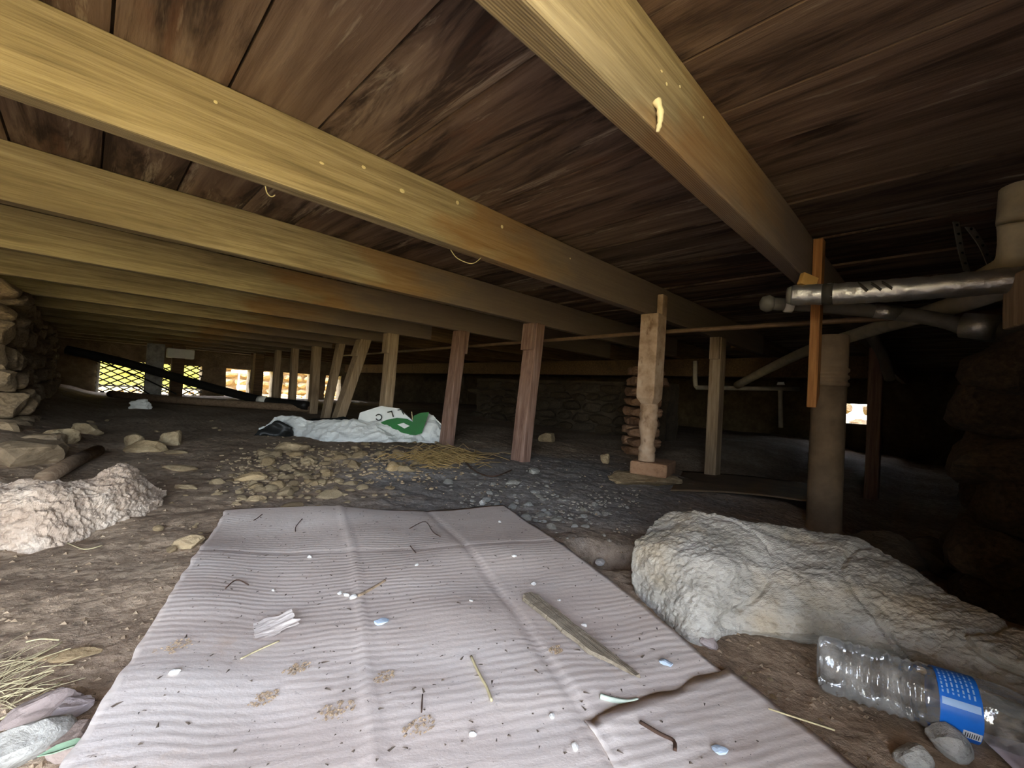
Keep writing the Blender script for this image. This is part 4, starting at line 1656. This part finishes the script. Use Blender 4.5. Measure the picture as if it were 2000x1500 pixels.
# ------------------------------------------------------------------ water bottle
A = gp(1606, 1345)
gz = A.z
R_ = .0325
a = at_z(1597, 1290, gz + R_)
b = at_z(1985, 1412, gz + R_)
ax = (b - a).normalized()
t = thing('water_bottle', 'clear crumpled plastic water bottle with a blue label lying on dirt', 'bottle', (a.x, a.y, a.z))
rotm = ax.to_track_quat('Z', 'Y')
t.rotation_mode = 'QUATERNION'
t.rotation_quaternion = rotm
prof = [(.0005, .006), (.016, .003), (.024, 0), (.029, .002), (.0318, .008), (R_, .016)]
z_ = .022
for i in range(8):
    prof += [(R_, z_), (.0306, z_ + .0028), (.0302, z_ + .0045), (.0306, z_ + .0062), (R_, z_ + .0088)]
    z_ += .0092
prof += [(.0315, z_ + .003), (.0315, z_ + .042), (R_, z_ + .046), (R_, z_ + .058)]
z1 = z_ + .058
prof += [(.0312, z1 + .012), (.0275, z1 + .026), (.021, z1 + .038), (.0145, z1 + .046), (.0125, z1 + .050), (.0125, z1 + .058), (.0155, z1 + .059), (.0155, z1 + .061), (.012, z1 + .062), (.012, z1 + .075)]
V, Fc = lathe_data(prof, 40)
out_ = []
for i, p in enumerate(V):
    p = Vector(p)
    if .015 < p.z < z1:
        p.x += .0018 * noise.noise(p * 45)
        p.y += .0018 * noise.noise(p * 45 + Vector((9, 9, 9)))
    out_.append(p)
bd_ = ob('body', mesh('body', out_, Fc, 'clear_plastic', True), t)
# label round the waist, over part of the turn
lp = []
n_ = 40
lz0, lz1 = z_ + .010, z_ + .043
V, Fc = [], []
for j in range(5):
    for k in range(n_ + 1):
        an = 2 * math.pi * k / n_
        V.append((.0322 * math.cos(an), .0322 * math.sin(an), lz0 + (lz1 - lz0) * j / 4))
for j in range(4):
    for k in range(n_):
        q = j * (n_ + 1) + k
        Fc.append((q, q + 1, q + n_ + 2, q + n_ + 1))
lab = ob('label', mesh('label', V, Fc, 'label_blue', True), t)
# print on the label: rows of small type, a paler emblem band, a white code panel
inv = rotm.inverted()
vdir = inv @ (Vector((0, 0, CZ)) - (a + ax * (lz0 + .016))).normalized()
ang0 = math.atan2(vdir.y, vdir.x)
updir = inv @ Vector((0, 0, 1))
sgn = 1 if math.sin(math.atan2(updir.y, updir.x) - ang0) > 0 else -1


def label_patch(name, a0, a1, f0, f1, mat, r=.03245):
    V, Fc = [], []
    n2_ = 8
    for j in range(2):
        for k in range(n2_ + 1):
            an = ang0 + sgn * (a0 + (a1 - a0) * k / n2_)
            V.append((r * math.cos(an), r * math.sin(an), lz0 + (lz1 - lz0) * (f0, f1)[j]))
    for k in range(n2_):
        Fc.append((k, k + 1, k + n2_ + 2, k + n2_ + 1))
    return ob(name, mesh(name, V, Fc, mat, True), lab)


rl = random.Random(4)
for i in range(7):
    f = .07 + i * .125
    aa = .25
    while aa < 1.15:
        w_ = rl.uniform(.05, .16)
        label_patch('print_line', aa, aa + w_, f, f + .045, 'label_pale')
        aa += w_ + .05
label_patch('emblem_band', -.10, .12, .05, .95, 'label_pale')
label_patch('code_panel', -1.05, -.72, .55, .98, 'label_white')
for i in range(7):
    label_patch('code_bar', -1.0, -.78, .60 + i * .05, .62 + i * .05, 'ink_black', .0326)
cap = ob('cap', mesh('cap', *lathe_data([(.0145, z1 + .062), (.0150, z1 + .064), (.0150, z1 + .074), (.0135, z1 + .076), (.0005, z1 + .076)], 30), 'white_paint', True), t)

# scrap of paper at the bottom right corner
p = gp(1985, 1512)
V = []
N = 8
for j in range(N + 1):
    for i in range(N + 1):
        u, v = i / N - .5, j / N - .5
        V.append((u * .10, v * .08, .004 + .006 * noise.noise(Vector((u * 3, v * 3, 6)))))
Fc = [(j * 9 + i, j * 9 + i + 1, (j + 1) * 9 + i + 1, (j + 1) * 9 + i) for j in range(N) for i in range(N)]
o = ob('paper_scrap', mesh('paper_scrap', V, Fc, 'paper', True), loc=(p.x + .005, p.y - .03, p.z + .008), rot=(0, 0, .5))
o.modifiers.new('thickness', 'SOLIDIFY').thickness = .0008
tag(o, 'lilac-white paper scrap at the bottom right corner', 'paper')

# green leaf and straw at the left
p = gp(105, 1492)
V = [(0, 0, .004), (.010, .005, .006), (.022, .005, .007), (.034, 0, .005), (.022, -.005, .007), (.010, -.005, .006), (.012, 0, .004), (.022, 0, .005)]
Fc = [(0, 6, 1), (1, 6, 7, 2), (2, 7, 3), (3, 7, 4), (4, 7, 6, 5), (5, 6, 0)]
o = ob('green_leaf', mesh('green_leaf', V, Fc, 'leaf_green'), loc=p + Vector((-.01, -.01, .014)), rot=(0, 0, -.2))
o.modifiers.new('thickness', 'SOLIDIFY').thickness = .0006
tag(o, 'small green leaf in the bottom left corner by the cardboard', 'leaf')
V, Fc = [], []
r4 = random.Random(33)
for _ in range(60):
    p = gp(r4.uniform(-60, 40), r4.gauss(1345, 30))
    an = r4.gauss(.0, .7) + .35
    L = r4.uniform(.02, .06)
    dv = Vector((math.cos(an) * L, math.sin(an) * L, r4.uniform(-.002, .006)))
    v, f = tube_data([p + Vector((0, 0, .003)), p + dv * .5 + Vector((0, 0, .006)), p + dv + Vector((0, 0, .004))], r4.uniform(.0002, .0005), 4)
    n = len(V)
    V += v
    Fc += [tuple(i + n for i in q) for q in f]
o = ob('straw_tuft', mesh('straw_tuft', V, Fc, 'straw_pale'))
tag(o, 'tuft of yellow straw fibres at the lower left edge', 'straw', kind='stuff')
for i, pix in enumerate(([(50, 1262), (80, 1256), (115, 1258)], [(20, 1310), (70, 1290), (120, 1262)], [(0, 1415), (60, 1380), (120, 1340)], [(130, 1065), (165, 1078), (200, 1070)])):
    pts = [gp(x_, y_, .005) for x_, y_ in pix]
    fibre('straw', smooth_path(pts, 5), .0009, 'straw_pale', ('short pale straw on the dirt above the yellow stone flake', 'pale straw running up to the yellow stone flake', 'long pale straw above the bottom left stones', 'pale straw below the limestone chunk')[i], 'straw')

# dead-straw heap by the posts
V, Fc = [], []
for _ in range(260):
    p = gp(r4.gauss(865, 38), r4.gauss(899, 7))
    an = r4.gauss(-.35, .55)
    L = r4.uniform(.05, .20)
    dv = Vector((math.cos(an) * L, math.sin(an) * L, r4.uniform(-.01, .01)))
    h_ = r4.uniform(.004, .05)
    v, f = tube_data([p - dv * .5 + Vector((0, 0, h_ * .4)), p + Vector((0, 0, h_)), p + dv * .5 + Vector((0, 0, h_ * .5))], r4.uniform(.0008, .0018), 4)
    n = len(V)
    V += v
    Fc += [tuple(i + n for i in q) for q in f]
o = ob('straw_heap', mesh('straw_heap', V, Fc, 'straw'))
tag(o, 'heap of dry golden straw between the brown and reddish posts', 'straw', kind='stuff')
pts = [gp(905, 905, .015), gp(930, 925, .008), gp(965, 934, .008), gp(1000, 922, .01)]
fibre('bent_stick', smooth_path(pts, 6), .0025, 'twig_dark', 'thin curved dark stick on the grey dirt beside the straw heap', 'stick')
# stick behind the limestone
a, b = gp(85, 948, .02), gp(190, 890, .02)
o = tube('stick', [a, a.lerp(b, .5) + Vector((0, 0, .004)), b], .022, 'log_wood', n=12)
tag(recentre(o), 'smooth brown stick poking out behind the limestone chunk', 'stick')

# ------------------------------------------------------------------ white bag
def bag_disp(p, n):
    q = Vector((p.x * 6, p.y * 6, p.z * 9))
    d = .010 * noise.noise(q)
    d += .035 * (.22 - abs(noise.noise(q * 1.1 + Vector((4, 4, 4)))))
    d += .016 * (.22 - abs(noise.noise(q * 2.6 + Vector((1, 7, 2)))))
    d += .006 * (.2 - abs(noise.noise(q * 6)))
    return d


g0 = gp(690, 862)
t = thing('plastic_sack', 'crumpled white plastic sack with green print and black letters', 'sack', (g0.x, g0.y, g0.z))


def bring(pts, back=.12):
    P = [gp(x_, y_, z_) if k == 0 else at_d(x_, y_, 1) for k, (x_, y_, z_) in enumerate(pts)]
    f0 = P[0]
    out = [f0]
    dep = (f0 - Vector((0, 0, CZ))).dot(CF)
    for k, (x_, y_, dd_) in enumerate(pts[1:]):
        out.append(at_d(x_, y_, dep + dd_))
    e = out[-1] + Vector((.707, .707, 0)) * back
    e.z = ground_z(e.x, e.y)
    m_ = (out[0] + e) / 2
    m_.z = ground_z(m_.x, m_.y) - .01
    return [p - g0 for p in out + [e, m_]]


rings = [bring([(505, 848, -.005), (508, 838, .03), (520, 832, .06)]),
         bring([(560, 850, 0), (555, 828, .05), (548, 812, .10)]),
         bring([(640, 862, 0), (640, 842, .06), (640, 822, .14)]),
         bring([(720, 864, 0), (715, 838, .07), (700, 818, .15)]),
         bring([(790, 864, 0), (785, 845, .05), (775, 826, .12)]),
         bring([(850, 866, 0), (845, 852, .05), (835, 836, .10)]),
         bring([(885, 866, 0), (880, 856, .03), (872, 846, .06)])]
ob('front_fold', loft_mesh('front_fold', rings, 'bag_white', 110, 54, bag_disp, False, .2), t)
rings = [bring([(492, 852, .0), (498, 846, .02), (512, 838, .05)], .06),
         bring([(520, 852, 0), (525, 832, .03), (540, 824, .05)], .05),
         bring([(558, 853, 0), (562, 842, .01), (570, 834, .02)], .03)]
ob('black_lining', loft_mesh('black_lining', rings, 'bag_black', 20, 24, bag_disp, True, .3), t)
# hump behind: nearly flat printed face
dh = (g0 - Vector((0, 0, CZ))).dot(CF) + .16
FACE = [(697, 828), (703, 806), (745, 793), (780, 798), (806, 822), (812, 850), (698, 850)]
fpts = [at_d(x_, y_, dh + (.0 if i != 6 else -.02)) - g0 for i, (x_, y_) in enumerate(FACE)]
cen = at_d(755, 825, dh - .03) - g0
bk = Vector((.707, .707, -.0)) * .14
V = [cen] + fpts + [p + bk + Vector((0, 0, -.03)) for p in fpts]
n = len(fpts)
Fc = [(0, 1 + i, 1 + (i + 1) % n) for i in range(n)] + [(1 + i, 1 + n + i, 1 + n + (i + 1) % n, 1 + (i + 1) % n) for i in range(n)] + [tuple(range(n + 1, 2 * n + 1))]
me = mesh('printed_hump', V, Fc, 'bag_white')
bm = bmesh.new()
bm.from_mesh(me)
bmesh.ops.recalc_face_normals(bm, faces=bm.faces)
bmesh.ops.subdivide_edges(bm, edges=list(bm.edges), cuts=5, use_grid_fill=True)
for v in bm.verts:
    v.co += Vector((-.707, -.707, .2)) * (.008 * noise.noise(v.co * 14))
bm.to_mesh(me)
bm.free()
hump = ob('printed_hump', me, t)


def flat_poly(name, pix, dd_, mat, parent, th=.002):
    P = [at_d(x_, y_, dh + dd_) - g0 for x_, y_ in pix]
    V = P + [p + Vector((.707, .707, 0)) * th for p in P]
    k = len(P)
    Fc = [tuple(range(k)), tuple(range(2 * k - 1, k - 1, -1))] + [(i, i + k, (i + 1) % k + k, (i + 1) % k) for i in range(k)]
    return ob(name, mesh(name, V, Fc, mat), parent)


g1 = [(740, 827), (755, 820), (775, 816), (795, 818), (806, 824), (812, 850), (775, 848)]
flat_poly('green_print', g1, -.048, 'bag_green', hump)
g2 = [(808, 812), (822, 806), (838, 805), (824, 846), (812, 850), (806, 824)]
flat_poly('green_side', g2, -.05, 'bag_green', hump)
flat_poly('white_motif', [(776, 829), (788, 826), (800, 832), (790, 837)], -.056, 'bag_white', hump)
# clear end of the sack
rings = [bring([(815, 864, -.02), (822, 825, .10), (836, 806, .14)], .06),
         bring([(845, 866, -.02), (850, 830, .08), (855, 815, .12)], .06),
         bring([(878, 866, 0), (872, 845, .05), (868, 832, .08)], .05)]
ob('crumpled_end', loft_mesh('crumpled_end', rings, 'bag_white', 30, 34, bag_disp, False, .1), t)


# letters L L C, upside down as they lie
def strip_letter(pix, wpx):
    parts = []
    for (x0, y0), (x1, y1) in zip(pix, pix[1:]):
        dx, dy = x1 - x0, y1 - y0
        L = math.hypot(dx, dy)
        nx, ny = -dy / L * wpx, dx / L * wpx
        ex, ey = dx / L * wpx * .6, dy / L * wpx * .6
        q = [(x0 + nx - ex, y0 + ny - ey), (x1 + nx + ex, y1 + ny + ey), (x1 - nx + ex, y1 - ny + ey), (x0 - nx - ex, y0 - ny - ey)]
        P = [at_d(a_, b_, dh - .054) - g0 for a_, b_ in q]
        V = P + [p + Vector((.707, .707, 0)) * .002 for p in P]
        parts.append((V, [(0, 1, 2, 3), (7, 6, 5, 4), (0, 4, 5, 1), (1, 5, 6, 2), (2, 6, 7, 3), (3, 7, 4, 0)]))
    return cat_data(parts)


cpts = [(739.5 + 5.8 * math.cos(an), 815 + 5.8 * math.sin(an)) for an in [math.radians(x_) for x_ in range(-150, 151, 25)]]
ob('letter', mesh('letter', *strip_letter(cpts, .9), 'ink_black'), hump)
ob('letter', mesh('letter', *strip_letter([(757, 805), (765, 803.5), (768, 814)], .9), 'ink_black'), hump)
ob('letter', mesh('letter', *strip_letter([(777, 801), (784, 800), (788, 809)], .9), 'ink_black'), hump)
pts = [gp(812, 862, .01), at_d(806, 820, (gp(812, 862) - Vector((0, 0, CZ))).dot(CF)), at_d(804, 804, (gp(812, 862) - Vector((0, 0, CZ))).dot(CF))]
fibre('stalk', smooth_path(pts, 5), .0035, 'straw_pale', 'upright pale stalk leaning on the front of the white sack', 'stalk')
# dark sheet bunched behind the sack
o = ob('dark_heap', rock_mesh('dark_heap', 61, 'bag_black', 4, .3, 10, (.22, .07, .075), .08), loc=gp(640, 838, .03), rot=(0, 0, -.5))
tag(o, 'dark bunched plastic heap behind the white sack', 'plastic heap')

# ------------------------------------------------------------------ far left: ground pipes, posts, fence, outdoors
P = [at_d(130, 683, 4.4), at_d(250, 710, 4.6), at_d(380, 748, 4.7), at_d(470, 772, 4.6), at_d(520, 783, 4.5), at_d(600, 792, 4.35)]
P = [Vector((p.x, p.y, max(p.z, ground_z(p.x, p.y) + .05))) for p in P]
t = thing('black_drain', 'black corrugated drain pipe sloping across the far left openings', 'pipe', tuple(P[-1]))
pp = smooth_path([p - P[-1] for p in P], 6)
ob('pipe_run', mesh('pipe_run', *tube_data(pp, .045, 14), 'pipe_black', True), t)
a, b = at_d(507, 781, 4.5) - P[-1], at_d(520, 784, 4.48) - P[-1]
ob('white_sticker', mesh('white_sticker', *tube_data([a, b], .050, 14), 'tape_white', True), t)
P = [gp(215, 778, .05), gp(330, 790, .05), gp(480, 800, .05), gp(605, 808, .05)]
o = tube('ground_log', smooth_path(P, 5), .038, 'log_wood', n=12)
tag(recentre(o), 'long brown pole lying on the dirt under the far openings', 'pole')
for i, pix in enumerate(([(160, 695), (270, 735), (345, 770)], [(265, 752), (300, 775), (330, 785)], [(400, 752), (450, 770), (520, 790)])):
    o = tube('cable', smooth_path([at_d(x_, y_, 4.9) for x_, y_ in pix], 6), .008, 'pipe_black', n=6)
    tag(recentre(o), ('thin dark cable running below the black drain pipe', 'thin dark cable slanting to the ground log', 'thin cable hanging by the dark far pier')[i], 'cable')
o = ob('crumpled_paper', rock_mesh('crumpled_paper', 81, 'white_paint', 3, .4, 14, (.09, .06, .05), .2), loc=gp(271, 798, .03))
tag(o, 'crumpled white paper on the dirt in front of the ground log', 'paper')
for i, (px, w_, mt, lb) in enumerate(((300, .085, 'rubble_grey', 'grey concrete post standing in the far left opening'),
                               (345, .065, 'joist_wood_dark', 'dark wooden post between the two far left openings'),
                               (503, .06, 'joist_wood_dark', 'thin dark post beside the opening with the white railing'))):
    p = gp(px, 782 if i < 2 else 790)
    p = at_y(px, 740, 7.0)
    t = thing('far_post', lb, 'post', (p.x, 7.0, 0))
    ob('shaft', bevel_box('shaft', -w_, w_, -.06, .06, 0, HB, mt, .006, 5, .004, 2, i), t)
    if i == 1:
        ob('bracket', bevel_box('bracket', -.12, .16, -.07, .07, HB - .16, HB - .04, 'white_paint', .01), t)

# wire mesh in the left opening
t = thing('wire_fence', 'diamond wire mesh across the bright far left opening', 'fence', (.1, YB - .04, 0))
parts = []
x0, x1_, zt = .04, 1.24, OPEN_TOP
n = 0
step = .15
for i in range(-6, 14):
    for s in (1, -1):
        xa = i * step
        pa_, pb_ = Vector((xa, 0, 0)), Vector((xa + s * zt / .56, 0, zt))
        lo = (0 - pa_.x) / (pb_.x - pa_.x) if pb_.x != pa_.x else 0
        hi = (1.22 - pa_.x) / (pb_.x - pa_.x)
        t0, t1 = max(0, min(lo, hi)), min(1, max(lo, hi))
        if t1 - t0 > .02:
            parts.append(tube_data([pa_.lerp(pb_, t0), pa_.lerp(pb_, t1)], .009, 5))
ob('wire_mesh', mesh('wire_mesh', *cat_data(parts), 'wire'), t)
ob('bottom_rail', mesh('bottom_rail', *tube_data([(0, 0, .13), (1.22, 0, .13)], .012, 8), 'white_paint', True), t)
ob('fence_stake', mesh('fence_stake', *tube_data([(.02, 0, 0), (.02, 0, zt)], .016, 8), 'white_paint', True), t)
# rubble outside along the far wall
rnd = random.Random(44)
FS = [rock_mesh('far_rubble', 900 + i, 'far_stone', 2, .15, 8, (1, .8, .7), .05, .5) for i in range(4)]
for i in range(18):
    x_ = .15 + i * .22
    for j in range(2):
        s_ = rnd.uniform(.06, .095)
        o = ob('far_rubble', FS[rnd.randrange(4)], loc=(x_ + rnd.uniform(-.02, .02), YB + .55 + .24 * j + rnd.uniform(-.02, .02), s_ * .35))
        o.scale = (s_, s_, s_)
        o.rotation_euler = (0, 0, rnd.uniform(0, 6))
        tag(o, 'sunlit tan rubble stone outside beyond the far openings', 'stone', 'rubble outside the far openings')
# stone garden wall outside, right part
t = thing('garden_wall', 'sunlit orange stone garden wall outside behind the far posts', 'wall', (2.2, 11.2, 0))
ob('wall_core', mesh('wall_core', *wall_block(-.1, 3.4, .05, .3, -.05, .85, .3, .02, 30), 'far_stone'), t)
z = 0
while z < .8:
    h = rnd.uniform(.14, .2)
    x_ = -.1
    while x_ < 3.3:
        L = rnd.uniform(.2, .38)
        s = ob('stone', FS[rnd.randrange(4)], t, (x_ + L / 2, .02, z + h / 2))
        s.scale = (L / 2 * 1.05, .09, h / 2 * 1.35)
        x_ += L
    z += h
t = thing('white_railing', 'white metal railing seen through the middle far opening', 'railing', (2.1, 10.0, 0))
for nm, pts, r in (('top_rail', [(-.05, 0, .47), (.62, 0, .47)], .03), ('lower_rail', [(.06, 0, .16), (.50, 0, .16)], .045), ('baluster', [(.08, 0, 0), (.08, 0, .47)], .014), ('baluster', [(.28, 0, 0), (.28, 0, .47)], .014), ('baluster', [(.48, 0, 0), (.48, 0, .47)], .014)):
    ob(nm, mesh(nm, *tube_data(pts, r, 8), 'white_paint', True), t)
# something sunlit beyond the small gap in the right wall
t = thing('outside_rubble_bank', 'sunlit pale bank glimpsed through the small far gap at right', 'bank', (XR + 1.2, .8, 0))
for i, (y_, z_, s_) in enumerate(((-.25, .1, .18), (.05, .16, .2), (.3, .12, .17), (-.05, .4, .14), (.25, .42, .15))):
    s = ob('stone', FS[i % 4], t, (0, y_, z_))
    s.scale = (s_, s_, s_)

# overgrown bank beyond the garden, closing the view through the far openings
HM = M('hedge_leaf', .9)
hn = HM.noise(3.0, detail=6)
HM.color(HM.ramp(hn, [(.3, '#55531c'), (.5, '#76702a'), (.7, '#8d8238')]))
HM.bump(hn, .8, .1)
MT['hedge_leaf'] = HM.m
for i, (x_, lb) in enumerate(((-4.2, 'sunlit yellow-green hedge outside, at the far left end'), (0.6, 'sunlit yellow-green hedge seen through the wire mesh'), (5.4, 'sunlit yellow-green hedge behind the stone garden wall'))):
    o = ob('hedge', rock_mesh('hedge', 950 + i, 'hedge_leaf', 5, .15, 3, (2.6, .9, 1.9), .10, .7), loc=(x_, 15.2, .8))
    tag(o, lb, 'hedge', 'hedges outside')
